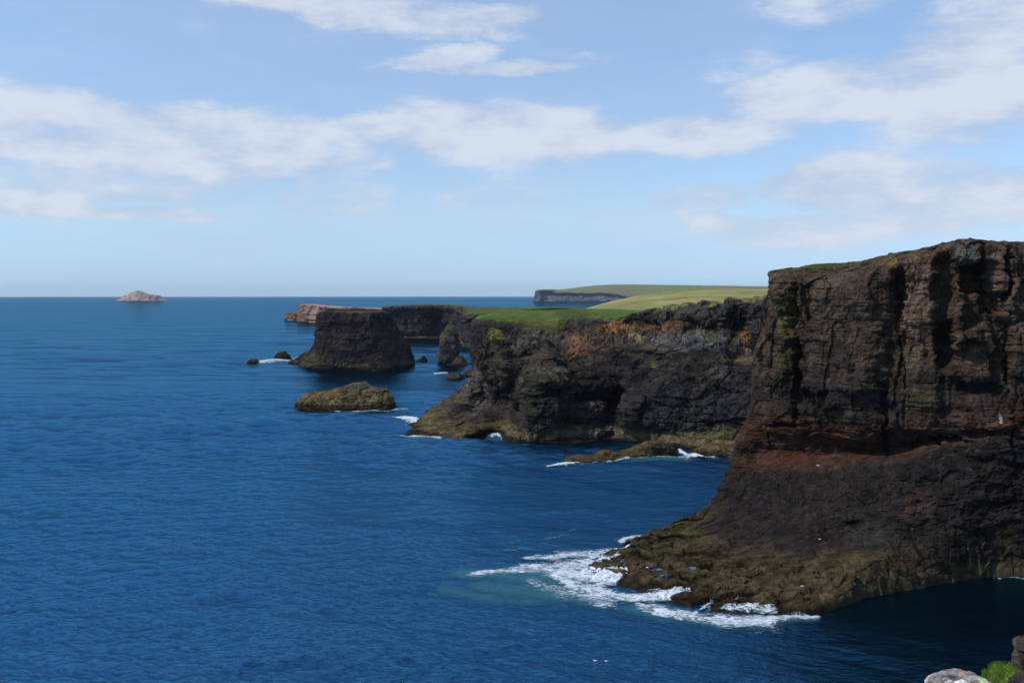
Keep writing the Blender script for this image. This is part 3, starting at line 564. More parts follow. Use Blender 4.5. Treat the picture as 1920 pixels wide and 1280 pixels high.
def colS2(V, V1, px, py, t):
    Vf = V.astype(f32); c = rockcol(V, (.075, .060, .055), (.14, .11, .10), 6, 71); c = patch(c, px, py, V, 862, 645, 9, 40, (.045, .040, .042), .8)
    g = (1-ss(626, 642, py+(px-840)*.7+fbm(Vf, 4, 4, .65, off=261)*18)); c = band(c, g*.75, (.11, .115, .04)); wet = 1-ss(.5, 2.5, V1[..., 2]+fbm(Vf, 4, 2, off=263)); return band(c, wet*.8, (.045, .03, .02))
stack('sea_stack', [(828, 863, 687), (825, 862, 680), (823, 862, 665), (823, 863, 650), (826, 861, 636), (832, 857, 626), (837, 852, 618), (841, 846, 612)], 735, .8,
      'narrow upright sea stack with a yellow-green sloping top, left of the field cliff', 'sea stack', colS2, 260, 220, sup=2.3, big=1.6, bsize=(7, 7, 7), small=.7, ssize=(3, 3, 2.4), fb=2.2, fsize=10, strata=.6, st=2.4, crack=.9, fine=.3, off=6.1)
def colI(V, V1, px, py, t):
    Vf = V.astype(f32); c = rockcol(V, (.10, .075, .035), (.21, .155, .075), 6, 81)
    for q in [(680, 727, 34, 9, (.085, .08, .078), .85), (722, 735, 26, 11, (.07, .068, .068), .9), (718, 752, 30, 12, (.14, .16, .04), .6), (650, 758, 10, 6, (.07, .09, .03), .7), (735, 757, 12, 10, (.30, .22, .12), .7), (605, 742, 20, 6, (.13, .105, .04), .6)]:
        c = patch(c, px, py, V, q[0], q[1], q[2], q[3], q[4], q[5])
    wet = 1-ss(.7, 2.0, V1[..., 2]+fbm(Vf, 3, 3, off=271)); return band(c, wet*.92, (.045, .028, .018))
mound('islet', [(546, 753), (562, 747), (580, 739), (610, 738), (635, 731), (660, 725), (680, 720), (696, 729), (712, 731), (732, 731), (742, 738), (747, 744)], 452, 13.5,
      'low tawny rock islet with greenish patches, in front of the broad sea stack', 'islet', colI, 480, 220, p=3.6, skew=-4, big=1.3, bsize=(6, 6, 4), small=.7, ssize=(2.4, 2.4, 1.6), fb=1.8, fsize=9, strata=.4, st=1.6, crack=.6, fine=.25, off=7.4)
def colR(b1, b2, wz=1.0):
    def f(V, V1, px, py, t):
        Vf = V.astype(f32); c = rockcol(V, b1, b2, 4, 91); wet = 1-ss(wz*.4, wz*1.4, V1[..., 2]+fbm(Vf, 2.5, 3, off=281)); return band(c, wet*.9, (.024, .015, .010))
    return f
dk = colR((.030, .026, .024), (.055, .046, .038)); br = colR((.075, .055, .028), (.12, .09, .045)); gy = colR((.060, .045, .034), (.095, .070, .05)); pk = colR((.14, .08, .055), (.25, .15, .10), 2)
kr = dict(big=.9, bsize=(4, 4, 3), small=.5, ssize=(1.8, 1.8, 1.2), fb=1.2, fsize=6, strata=.3, st=1.3, crack=.5, fine=.2)
def sk(label, top, d, hd, c, off, name='skerry', cat='rock', group=None, nu=150, nv=60, p=2.6, skew=0., **kw):
    k = dict(kr); k.update(kw); return mound(name, top, d, hd, label, cat, c, nu, nv, p, skew, group, off=off, **k)
G1 = 'low rocks beside the broad sea stack'
sk('small black rock, farthest left of the low rocks off the broad sea stack', [(462, 684), (470, 677), (480, 676), (489, 683)], 732, 5, dk, 1.1, group=G1)
sk('humped black rock between the smallest left rock and the broad sea stack', [(512, 676), (524, 664), (533, 662), (547, 673)], 790, 7, dk, 2.1, group=G1)
sk('low dark reef touching the left foot of the broad sea stack', [(538, 682), (552, 677), (566, 668), (580, 662), (596, 662)], 726, 12, dk, 3.1, group=G1, skew=-3)
sk('small dark rock with a low step, right of the broad sea stack', [(779, 681), (788, 676), (794, 671), (799, 674), (803, 683)], 752, 4, dk, 4.1, group=G1)
sk('thin dark reef awash in front of the broad sea stack', [(696, 699), (712, 695), (730, 693), (745, 697)], 676, 4, dk, 4.7, group=G1, big=.4, fb=.5)
G2 = 'low rocks beside the narrow sea stack'
sk('conical dark rock at the foot of the narrow sea stack', [(832, 692), (848, 684), (857, 673), (866, 670), (874, 682), (905, 691)], 716, 9, gy, 5.1, group=G2)
sk('long flat rock running right from the foot of the narrow sea stack', [(868, 684), (885, 682), (905, 684), (915, 688)], 755, 6, gy, 5.6, group=G2, big=.4, fb=.5)
sk('rounded brown rock just off the middle headland slope', [(834, 714), (845, 704), (862, 702), (873, 714)], 594, 8, gy, 6.1, group=G2)
sk('flatter brown rock beside the rounded one, against the middle headland', [(858, 706), (875, 697), (895, 694), (915, 698), (925, 706)], 618, 9, gy, 6.6, group=G2)
sk('long brown reef with a raised humped right half, in the dark bay', [(1028, 879), (1050, 871), (1057, 853), (1085, 851), (1110, 855), (1130, 847), (1165, 853), (1195, 844), (1215, 836), (1250, 839), (1272, 849), (1290, 860)], 300, 7.5, br, 7.1,
   'reef', 'reef', nu=420, nv=150, p=2.4, skew=9, big=.8, fb=1.2)
sk('round wave-washed rock at the right end of the long reef', [(1298, 864), (1308, 858), (1320, 858), (1330, 864)], 303, 2., dk, 8.1)
sk('low ochre-brown rock bank under the middle headland cliff', [(1285, 850), (1310, 842), (1345, 838), (1385, 838), (1450, 846)], 312, 8, br, 8.6)
sk('tiny black rock in the surf off the middle headland platform', [(785, 829), (790, 825), (796, 829)], 345, .9, dk, 8.8, big=.2, small=.1, fb=.2, crack=.1, fine=.05, nu=60, nv=30)
sk('pinkish low rock left of the pink far cliff', [(533, 596), (540, 590), (555, 591), (566, 597)], 2000, 30, pk, 9.1, big=4, bsize=(15, 15, 10), fb=5, fsize=25, fine=0, mat=M_FAR)
sk('tawny sloping rocks at the left foot of the pink far cliff', [(556, 600), (568, 592), (580, 592), (600, 603)], 1850, 36, pk, 9.6, big=4, bsize=(15, 15, 10), fb=5, fsize=25, fine=0, mat=M_FAR)
def colK(V, V1, px, py, t):
    Vf = V.astype(f32); c = rockcol(V, (.36, .21, .18), (.48, .33, .27), 60, 101); c = patch(c, px, py, V, 262, 552, 26, 6, (.30, .28, .17), .8, .4, 60); c = patch(c, px, py, V, 285, 561, 20, 5, (.12, .10, .12), .8, .4, 60); c = patch(c, px, py, V, 242, 560, 4, 5, (.09, .08, .10), .8, .4, 60); return c
mound('island', [(212, 567), (222, 565.5), (230, 564), (233, 558.5), (242, 555), (252, 551.5), (260, 548), (268, 551), (276, 555), (288, 557), (297, 557), (305, 563.5), (314, 566.5)], 8400, 110,
      'tiny pinkish rock island alone on the horizon at left', 'island', colK, 260, 90, p=3., mat=M_FAR, big=9, bsize=(60, 60, 40), small=4, ssize=(26, 26, 18), fb=10, fsize=90, strata=4, st=16, crack=6, fine=0, off=3.9)

def tree(o):
    return BVHTree.FromObject(o, bpy.context.evaluated_depsgraph_get())
TH = tree(HEAD)
def hit(px, py, T=None):
    d = Vector(((px-960)/F, 1, (HY-py)/F)); return (T or TH).ray_cast(Vector((0, 0, H)), d.normalized())[0]

# ================================================================== SEA
WV = []
def wave_z(X, Y):
    """summed wind waves; each wave length fades out where the sheet's spacing could not carry it"""
    if not WV:
        R = np.random.RandomState(11); n = 68
        for k in range(n):
            lam = .8*(130/.8)**(((k+R.rand())/n)**1.15); th = math.radians(78)+R.normal(0, .50+.25*(lam < 6)); kk = 2*math.pi/lam
            WV.append((lam, th, kk, .033*(1.6 if lam < 4 else 1.25 if lam < 12 else .75 if lam < 40 else .5)/kk, R.rand()*6.28))
    r = np.hypot(X, Y)+1; sp = r*r/(H*F)*.86; spa = r*math.radians(59/900); sp = np.maximum(sp, spa*1.5); Z = np.zeros_like(X)
    Q = np.stack([X, Y, 0*X], -1).astype(f32)
    g = .78+1.9*np.clip(fbm(Q, 230, 6, .62, off=500, asp=(3., 1, 1)), -.33, .4)
    g = g*(1-.6*ss(18, 62, X)*ss(215, 175, Y))
    for lam, th, kk, amp, p0 in WV:
        Z += amp*ss(2.2, 4.5, lam/sp)*(lambda ph: np.sin(ph)-.18*np.cos(2*ph))(kk*(X*math.cos(th)+Y*math.sin(th))+p0)
    return Z*g
def build_sea():
    """one sheet out to the true horizon, finest where the eye is near"""
    rows = np.linspace(1300, 560.2, 860); r = np.concatenate([[1., 25., 50., 75.], H*F/(rows-HY)]); r = r[r < 25200]; r = np.concatenate([r, [25200.]])
    ang = np.concatenate([np.linspace(-29.5, 29.5, 900), np.linspace(31, 329, 120)]); a = np.radians(ang)
    X = r[None]*np.sin(a)[:, None]; Y = r[None]*np.cos(a)[:, None]; Z = np.zeros_like(X)
    Z[1:899] = wave_z(X[1:899], Y[1:899])
    V = np.stack([X, Y, Z], -1)[::-1]
    o = mesh_grid('sea', V, None, M_SEA, closed=True, smooth=True); return tag(o, None, None, None, 'structure')
build_sea()

# ================================================================== FOAM
def segd(x, y, pts, ky):
    best = np.full(x.shape, 1e9); par = 0
    for (x0, y0, w0), (x1, y1, w1) in zip(pts[:-1], pts[1:]):
        dx, dy = x1-x0, (y1-y0)*ky; L2 = dx*dx+dy*dy+1e-6; t = np.clip(((x-x0)*dx+(y-y0)*ky*dy)/L2, 0, 1)
        d = np.hypot(x-x0-t*dx, (y-y0)*ky-t*dy)/(w0+(w1-w0)*t); best = np.minimum(best, d)
    return best
def foam(rect, nx, ny, white, teal, label, ky=2.2, lift=.3, z0=.08, off=0., drape=None):
    x0, y0, x1, y1 = rect; X, Y = np.meshgrid(np.linspace(x0, x1, nx), np.linspace(y0, y1, ny), indexing='ij')
    d = H*F/(Y-HY); V = np.stack([(X-960)/F*d, d, np.zeros_like(d)], -1); Vf = V.astype(f32)
    sz = max(1.2, d.mean()/60); ox = fbm(Vf, sz*2.4, 4, .6, off=300+off); oy = fbm(Vf, sz*2.4, 4, .6, off=310+off)
    k = 160/d.mean()
    xx = X+ox*16*k; yy = Y+oy*9*k
    w = np.zeros_like(X); g = np.zeros_like(X)
    for s, pts in white: w = np.maximum(w, s*.86*(1-ss(.05, 1.5, segd(xx, yy, pts, ky))))
    for s, pts in teal: g = np.maximum(g, s*(1-ss(0, 1.25, segd(xx, yy, pts, ky))))
    V[..., 2] = wave_z(V[..., 0], V[..., 1])+z0+np.clip(w, 0, 1)*lift*(.5+.8*np.clip(fbm(Vf, sz*.8, 3, .6, off=320+off)+.4, 0, 1.3))
    if drape is not None:                  # the wash runs up over low rock
        for i, j in np.argwhere(w > .12):
            p, nn_, _, _ = drape.ray_cast(Vector((V[i, j, 0], V[i, j, 1], 40.)), Vector((0, 0, -1)))
            if p is not None and -.2 < p.z < 1.9*w[i, j]:
                V[i, j, 2] = max(V[i, j, 2], p.z+.05)
                if p.z > .15: g[i, j] = 0
    c = np.stack([w, g, 0*w], -1); keep = (w > .02) | (g > .02)
    o = mesh_grid('foam', V, c, M_FOAM, smooth=True, keep=keep); return tag(o, label, 'foam', None, 'stuff')
foam((820, 985, 1600, 1215), 760, 420, [
    (.92, [(885, 1082, 9), (950, 1078, 22), (1010, 1072, 32), (1070, 1068, 38), (1130, 1058, 44)]),
    (.92, [(985, 1054, 12), (1060, 1047, 22), (1130, 1044, 28), (1175, 1038, 20)]),
    (1.0, [(1040, 1090, 16), (1080, 1108, 30), (1130, 1120, 34), (1180, 1128, 30), (1240, 1125, 24), (1290, 1122, 12)]),
    (1.0, [(1130, 1105, 20), (1160, 1090, 18), (1185, 1075, 9)]), (1.0, [(1030, 1075, 30), (1090, 1088, 50), (1150, 1085, 44)]),
    (1.0, [(1140, 1068, 10), (1165, 1050, 10), (1172, 1038, 7)]), (.9, [(1130, 1112, 8), (1150, 1100, 7), (1175, 1088, 5)]), (.9, [(1195, 1128, 10), (1250, 1122, 10), (1295, 1120, 6)]), (.62, [(1330, 1155, 10), (1340, 1128, 8)]), (.62, [(1372, 1155, 10), (1382, 1126, 8), (1398, 1124, 3)]),
    (.9, [(1300, 1160, 8), (1330, 1142, 6)]), (.85, [(1400, 1156, 8), (1430, 1140, 6), (1450, 1142, 5)]), (.8, [(1500, 1152, 5), (1480, 1136, 3)]), (.9, [(1140, 1072, 6), (1155, 1066, 5), (1175, 1068, 4)]),
    (.95, [(1195, 1142, 14), (1240, 1152, 24), (1300, 1164, 26), (1370, 1172, 32), (1430, 1172, 34), (1490, 1164, 22), (1530, 1162, 10)]),
    (.9, [(1360, 1150, 16), (1400, 1150, 18), (1450, 1150, 16)]),
    (.9, [(1165, 1022, 10), (1205, 1013, 16), (1265, 1004, 16)]), (.75, [(880, 1082, 8), (950, 1080, 16), (1010, 1078, 22)]), (.7, [(1000, 1100, 26), (1060, 1118, 34), (1140, 1140, 30)]),
    (.4, [(980, 1100, 16), (1060, 1130, 18), (1150, 1145, 18)]),
    (.35, [(1030, 1015, 10), (1075, 998, 8)]), (.3, [(930, 1035, 10), (1000, 1032, 8)]), (.3, [(1360, 1190, 20), (1480, 1180, 20)]), (.3, [(900, 1128, 10), (960, 1122, 10)])],
    [(1.0, [(860, 1078, 30), (940, 1085, 50), (1060, 1085, 75), (1160, 1075, 60)]), (.9, [(900, 1105, 40), (1000, 1118, 50), (1120, 1135, 50)]), (.8, [(1180, 1150, 34), (1350, 1175, 44), (1520, 1168, 24)]), (.7, [(840, 1110, 40), (900, 1125, 40), (1000, 1135, 36)]), (.6, [(1160, 1020, 16), (1260, 1005, 16)])],
    'white surf and turquoise water breaking round the low platform of the near cliff', lift=.3, z0=.12, drape=TH)
foam((1000, 835, 1380, 900), 380, 130, [
    (1.0, [(1028, 881, 6), (1048, 879, 5), (1085, 879, 3)]), (.8, [(1140, 876, 3), (1180, 870, 6), (1215, 867, 9), (1250, 866, 9), (1290, 866, 8)]), (1.0, [(1275, 852, 4), (1290, 860, 7), (1310, 858, 8), (1328, 862, 5), (1345, 860, 3)]), (.5, [(1040, 882, 3), (1100, 880, 3), (1160, 872, 3)]), (.5, [(1330, 862, 3), (1365, 865, 3)])],
    [(.8, [(1190, 872, 14), (1290, 870, 14)]), (.6, [(1290, 860, 12), (1340, 862, 10)])], 'thin line of surf along the front of the long reef', lift=.5, off=1)
foam((720, 770, 960, 850), 300, 130, [
    (1.0, [(738, 791, 3), (758, 792, 9), (782, 795, 8)]), (1.0, [(752, 825, 4), (775, 822, 7), (800, 824, 12), (822, 828, 8)]), (.9, [(778, 810, 3), (800, 813, 3)]), (.9, [(895, 815, 5), (912, 814, 9), (930, 812, 7), (940, 818, 4)]), (.7, [(893, 822, 3), (912, 822, 4)]), (.7, [(858, 829, 4), (866, 829, 3)])],
    [(.8, [(775, 826, 18), (820, 830, 12)]), (.7, [(905, 818, 16), (930, 818, 12)])], 'three bursts of surf at the tip of the middle headland platform', lift=.6, off=2)
foam((600, 755, 770, 785), 200, 60, [(.85, [(618, 766, 3), (640, 770, 5), (670, 773, 6), (700, 770, 4), (730, 770, 4)]), (.7, [(735, 769, 3), (762, 768, 3)])], [(.6, [(640, 770, 8), (730, 771, 8)])], 'thin white wash along the front of the tawny islet', lift=.3, off=3)
foam((455, 655, 780, 710), 420, 90, [(.9, [(485, 683, 3), (510, 682.5, 5), (545, 682, 4)]), (.9, [(546, 674, 3), (560, 672, 4), (568, 675, 3)]), (.7, [(568, 689, 4), (580, 689, 3)]), (.7, [(680, 693, 3), (700, 696, 3), (735, 692, 3)]), (.5, [(515, 672, 3), (545, 675, 3)])],
     [(.6, [(485, 683, 6), (545, 682, 6)])], 'white wash round the low rocks at the foot of the broad sea stack', lift=.35, off=4)
foam((530, 590, 800, 645), 340, 80, [(1., [(536, 597, 2.5), (550, 598, 3), (562, 600, 2.5)]), (.9, [(538, 604, 2), (548, 604, 2)]), (.9, [(566, 603, 2.5), (582, 605, 2.5)]), (.7, [(756, 637, 3), (775, 637, 2)]), (.8, [(758, 629, 2), (762, 629, 2)])], [], 'white surf at the foot of the far cliffs', lift=.5, z0=.3, off=5)
foam((810, 695, 850, 712), 60, 40, [(.9, [(815, 706, 2.5), (830, 705, 3.5), (838, 705, 3)])], [], 'small white wash left of the rounded brown rock', lift=.3, off=6)
foam((1830, 1078, 1935, 1100), 120, 40, [(.75, [(1860, 1089, 3), (1895, 1090, 4), (1925, 1091, 5)])], [], 'faint white wash at the foot of the near cliff at the right edge', lift=.25, off=7)

# ================================================================== NEAR CLIFF TOP UNDER THE CAMERA
def build_near():
    rim = [(-60, -6), (-30, -1), (-12, 1.2), (-4, 1.6), (0, 1.9), (3.0, 2.6), (5, 5), (8, 8.5), (14, 12), (24, 16), (50, 24), (95, 45), (140, 75), (185, 110)]
    C = []
    for x, y in rim:
        z = 47.6-.02*abs(x) if x < 3 else 47.0+min(8, .05*(x-3))
        nx, ny = -.25, 1.
        C.append([(x+nx*34-x*.15, y+ny*38, -6), (x+nx*26, y+ny*28, 3), (x+nx*14, y+ny*15, 16), (x+nx*6, y+ny*6.5, 30), (x+nx*2, y+ny*2.2, 40), (x+nx*.4, y+ny*.5, z-2.2), (x, y, z), (x+.6, y-3, z+.15), (x+3, y-14, z+.2), (x+10, y-90, z+2), (x+20, y-300, z+5)])
    C = np.array(C); tu = arcs(C, 0, 420, [.3, .6, 1.5, 3, 3, 3, 3, 3, 2, 1, .5, .3, .2]); tv = arcs(C, 1, 260, [.5, .6, .7, 1, 2, 4, 6, 2, .1, .02])
    V = cr(cr(C, 0, 0, tu), 0, 1, tv); t = np.broadcast_to(tv[None], V.shape[:2]); n = normals(V)
    far = ss(10, 40, np.hypot(V[..., 0], V[..., 1]))
    V1, _ = shape_rock(V, big=1.2, bsize=(5, 5, 3), small=.4, ssize=(1.6, 1.6, .8), fb=.8, fsize=5, strata=.4, st=1.3, crack=.4, fine=.06, off=12, flat=(.15+.85*far)*(1-.8*ss(5.6, 6.2, t)))
    c = rockcol(V, (.05, .042, .036), (.09, .07, .055), 4, 111); c = band(c, ss(5.9, 6.3, t), (.075, .10, .028))
    tag(mesh_grid('cliff_top', V1, np.clip(c, .01, 1), M_ROCK), None, None, None, 'structure')
build_near()
def ball_rock(name, c0, rad, label, cat, colf, off, nu=260, nv=150, mat=None, **kw):
    th = np.linspace(0, 2*math.pi, nu, endpoint=False)[:, None]; ph = np.linspace(-1.5, 1.57, nv)[None]
    f = lambda a, e: np.sign(a)*np.abs(a)**e
    e = .75
    V = np.stack([c0[0]+rad[0]*f(np.cos(ph), e)*f(np.cos(th), e), c0[1]+rad[1]*f(np.cos(ph), e)*f(np.sin(th), e), c0[2]+rad[2]*f(np.sin(ph), e)+0*th], -1)
    V1, _ = shape_rock(V, closed=True, off=off, **kw); px, py = proj(V1); c = colf(V1, px, py)
    return tag(mesh_grid(name, V1, np.clip(c, .01, 1), mat or M_BOULDER, closed=True, origin=(c0[0], c0[1], c0[2]-rad[2])), label, cat)
def lichen(V, px, py):
    Vf = V.astype(f32); c = rockcol(V, (.17, .145, .14), (.33, .31, .30), .12, 121)
    b = ss(.1, .35, fbm(Vf, .25, 4, .65, off=401))[..., None]*.75; c = c*(1-b)+np.array((.62, .60, .58))*b
    k = ss(.12, .4, fbm(Vf, .2, 4, .65, off=405))[..., None]*.8; c = c*(1-k)+np.array((.06, .045, .04))*k
    g = ss(.25, .4, fbm(Vf, .22, 3, .5, off=409))[..., None]; c = c*(1-g)+np.array((.36, .42, .22))*g
    o = ss(.33, .42, fbm(Vf, .16, 3, .5, off=413))[..., None]; return c*(1-o)+np.array((.55, .22, .05))*o
def darkr(V, px, py):
    return rockcol(V, (.035, .030, .028), (.075, .062, .05), .3, 131)
SB = dict(big=.10, bsize=(.5, .5, .35), small=.04, ssize=(.2, .2, .12), fb=.10, fsize=.6, strata=.0, st=.2, crack=.0, fine=0, rg=.05, rs=.35)
q = P(1808, 1309, 8.0)
ball_rock('boulder', (q[0], 8.0, q[2]-.02), (.25, .36, .18), 'pale boulder crusted with white, green and orange lichen at the bottom edge', 'boulder', lichen, 1.7, 420, 260, **{**SB, 'big': .06, 'small': .03, 'fb': .08, 'crack': .0, 'rg': .05, 'rs': .3, 'ssize': (.14, .14, .08)})
q = P(1925, 1222, 9.5); ball_rock('rock', (q[0]+.19, 9.6, q[2]-.22), (.2, .3, .28), 'dark brown rock in the right corner above the grass tuft', 'rock', darkr, 3.7, **SB)
q = P(1925, 1268, 8.6); ball_rock('rock', (q[0]+.04, 8.5, q[2]-.1), (.15, .25, .13), 'near-black rock in the bottom right corner, in front of the grass tuft', 'rock', darkr, 5.7, **SB)
# turf cushion carrying the grass and the rocks: a solid ledge of the near cliff
def build_ledge():
    q = P(1885, 1262, 9.2); c0 = (q[0]+.17, 9.4, q[2]-.96); nu, nv = 220, 120
    th = np.linspace(0, 2*math.pi, nu, endpoint=False)[:, None]; s = np.linspace(0, 1, nv)[None]
    rr = np.where(s < .55, 1.5-.9*s, 1.005*np.sqrt(np.clip(1-((s-.55)/.45)**2, 0, 1))); z = np.where(s < .55, -8+14.5*s, -.02+.95*((s-.55)/.45))
    V = np.stack([c0[0]+.19*rr*np.cos(th)*1.0, c0[1]+.8*rr*np.sin(th), c0[2]+z+0*th], -1)
    V1, _ = shape_rock(V, closed=True, off=6, **{**SB, 'big': .06, 'small': .03, 'fb': .10, 'crack': .0})
    c = rockcol(V1, (.05, .10, .014), (.09, .14, .022), .2, 141); c = band(c, 1-ss(-.4, 0, V1[..., 2]-c0[2]+0*V1[..., 0]), (.05, .04, .03))
    mesh = mesh_grid('turf_ledge', V1, c, M_BOULDER, closed=True, smooth=True); tag(mesh, None, None, None, 'structure')
    n = normals(V1, True); R = np.random.RandomState(3); vs = []; fs = []
    for k in range(9000):
        i = R.randint(nu); j = R.randint(int(nv*.5), nv-1); p = V1[i, j]; h = R.uniform(.012, .035); a = R.uniform(0, 6.28); w = .0025
        lean = np.array([R.normal(0, .35), R.normal(0, .35), 1])*h; t = np.array([math.cos(a), math.sin(a), 0])*w; b = len(vs)
        vs += [tuple(p-t), tuple(p+t), tuple(p+lean*.6+t*.6), tuple(p+lean*.6-t*.6), tuple(p+lean+t*.1+np.array([lean[0], lean[1], 0])*.4)]; fs += [(b, b+1, b+2, b+3), (b+3, b+2, b+4)]
    me = bpy.data.meshes.new('grass'); me.from_pydata(vs, [], fs); ca = me.color_attributes.new('Col', 'FLOAT_COLOR', 'POINT')
    cc = np.repeat(np.array([(.06, .115, .022)])*(.6+.9*R.rand(9000, 1))+np.array([(.10, .04, .01)])*R.rand(9000, 1)**3, 5, 0); ca.data.foreach_set('color', np.concatenate([cc, np.ones((45000, 1))], 1).astype(f32).ravel())
    me.materials.append(M_BOULDER); o = bpy.data.objects.new('grass', me); COL.objects.link(o); tag(o, 'bright green tuft of short grass in the bottom right corner', 'grass', None, 'stuff')
build_ledge()

# ================================================================== BIRDS, POOLS, POST
def lathe(rows, seg=14, ax=0):
    vs = []; fs = []
    for x, r, z in rows:
        for k in range(seg): a = 2*math.pi*k/seg; vs.append((x, r*math.cos(a), z+r*math.sin(a)))
    for i in range(len(rows)-1):
        for k in range(seg): a = i*seg+k; b = i*seg+(k+1) % seg; fs.append((a, b, b+seg, a+seg))
    fs += [tuple(range(seg))[::-1], tuple(range((len(rows)-1)*seg, len(rows)*seg))]; return vs, fs
def part(name, vf, mat, parent):
    me = bpy.data.meshes.new(name); me.from_pydata(vf[0], [], vf[1]); me.materials.append(mat)
    for p in me.polygons: p.use_smooth = True
    o = bpy.data.objects.new(name, me); COL.objects.link(o); o.parent = parent; return o
def make_gull():
    r = bpy.data.objects.new('gull', None); COL.objects.link(r)
    part('body', lathe([(-.26, .01, .15), (-.2, .045, .145), (-.1, .085, .13), (0, .105, .125), (.1, .09, .14), (.16, .06, .18), (.2, .05, .235), (.235, .05, .26), (.27, .035, .262), (.285, .01, .26)]), M_WHITE, r)
    for s in (-1, 1):
        vs = [(-.36, s*.03, .17), (-.3, s*.06, .155), (.1, s*.10, .15), (.12, s*.085, .2), (-.1, s*.07, .235), (-.34, s*.02, .19), (-.3, s*.03, .15), (.1, s*.06, .14), (.1, s*.05, .19), (-.1, s*.04, .22)]
        part('wing', (vs, [(0, 1, 2, 3, 4, 5), (6, 9, 8, 7), (0, 6, 7, 2), (2, 7, 8, 3), (3, 8, 9, 4), (4, 9, 6, 0)]), M_GREYF, r)
        part('leg', lathe([(0, .008, s*0), (.001, .008, .0)]), M_BEAK, r) if False else None
    part('beak', lathe([(.275, .014, .258), (.31, .010, .254), (.335, .003, .246)], 8), M_BEAK, r)
    part('tail', ([(-.22, -.04, .15), (-.22, .04, .15), (-.36, .055, .14), (-.36, -.055, .14), (-.22, -.04, .14), (-.22, .04, .14), (-.36, .055, .135), (-.36, -.055, .135)], [(0, 1, 2, 3), (7, 6, 5, 4), (0, 4, 5, 1), (1, 5, 6, 2), (2, 6, 7, 3), (3, 7, 4, 0)]), M_WHITE, r)
    return r
g0 = make_gull(); kids = list(g0.children); first = True
gl = [('w', 1116, 1243, 'white gull floating on the dark blue water at the bottom, left of a pair'), ('w', 1137, 1244, 'white gull floating on the dark blue water at the bottom, right of a pair'),
      ('h', 1537, 1015, 'white gull on the upper edge of the weedy platform below the dark apron'), ('h', 1504, 1103, 'white gull low on the brown platform near the surf'),
      ('h', 1534, 877, 'white gull on the ledge under the red rock band'), ('h', 1214, 1068, 'white gull beside the blue rock pools at the platform tip')]
for kd, gx, gy_, lab in gl:
    if kd == 'w': p = Vector(WL(gx, gy_)); p.z = .0
    else:
        p = hit(gx, gy_)
        if p is None: continue
    if first: g = g0; first = False
    else:
        g = g0.copy(); COL.objects.link(g)
        for c in kids: k = c.copy(); COL.objects.link(k); k.parent = g
    g.location = p+Vector((0, 0, -.03)); g.rotation_euler = (0, 0, random.uniform(-.6, .6)+(math.pi if random.random() < .5 else 0)); tag(g, lab, 'gull', 'white gulls around the near cliff')
def pool(px, py, rx, ry, rot, label):
    p = hit(px, py)
    if p is None: return
    vs = [(0, 0, .0)]; n = 40
    for k in range(n):
        a = 2*math.pi*k/n; w = 1+.25*math.sin(2*a+px)+.18*math.sin(3*a+px*.3)+.1*math.sin(5*a); x, y = rx*w*math.cos(a), ry*w*math.sin(a); vs.append((x*math.cos(rot)-y*math.sin(rot), x*math.sin(rot)+y*math.cos(rot), 0))
    vs += [(x*.9, y*.9, -.6) for x, y, z in vs[1:]]
    fs = [(0, 1+k, 1+(k+1) % n) for k in range(n)]+[(1+k, 1+n+k, 1+n+(k+1) % n, 1+(k+1) % n) for k in range(n)]
    me = bpy.data.meshes.new('rock_pool'); me.from_pydata(vs, [], fs); me.materials.append(M_POOLW); o = bpy.data.objects.new('rock_pool', me); COL.objects.link(o); o.location = p+Vector((0, 0, .13)); tag(o, label, 'rock pool', 'rock pools on the platform of the near cliff')
m, t = nt('pool water'); bs = N(t, 'ShaderNodeBsdfPrincipled'); bs.inputs['Base Color'].default_value = (.02, .06, .14, 1); bs.inputs['Roughness'].default_value = .03
o_ = N(t, 'ShaderNodeOutputMaterial'); t.links.new(bs.outputs[0], o_.inputs[0]); M_POOLW = m
pool(1227, 1072, 1.2, .8, .3, 'long blue rock pool, leftmost on the weedy platform'); pool(1246, 1083, .7, .6, 0, 'small round blue rock pool just below the long one')
pool(1299, 1069, .8, .7, .2, 'small blue rock pool farthest right on the weedy platform'); pool(1168, 1056, .6, .6, 0, 'tiny blue rock pool at the outer tip of the platform, closest to the surf')

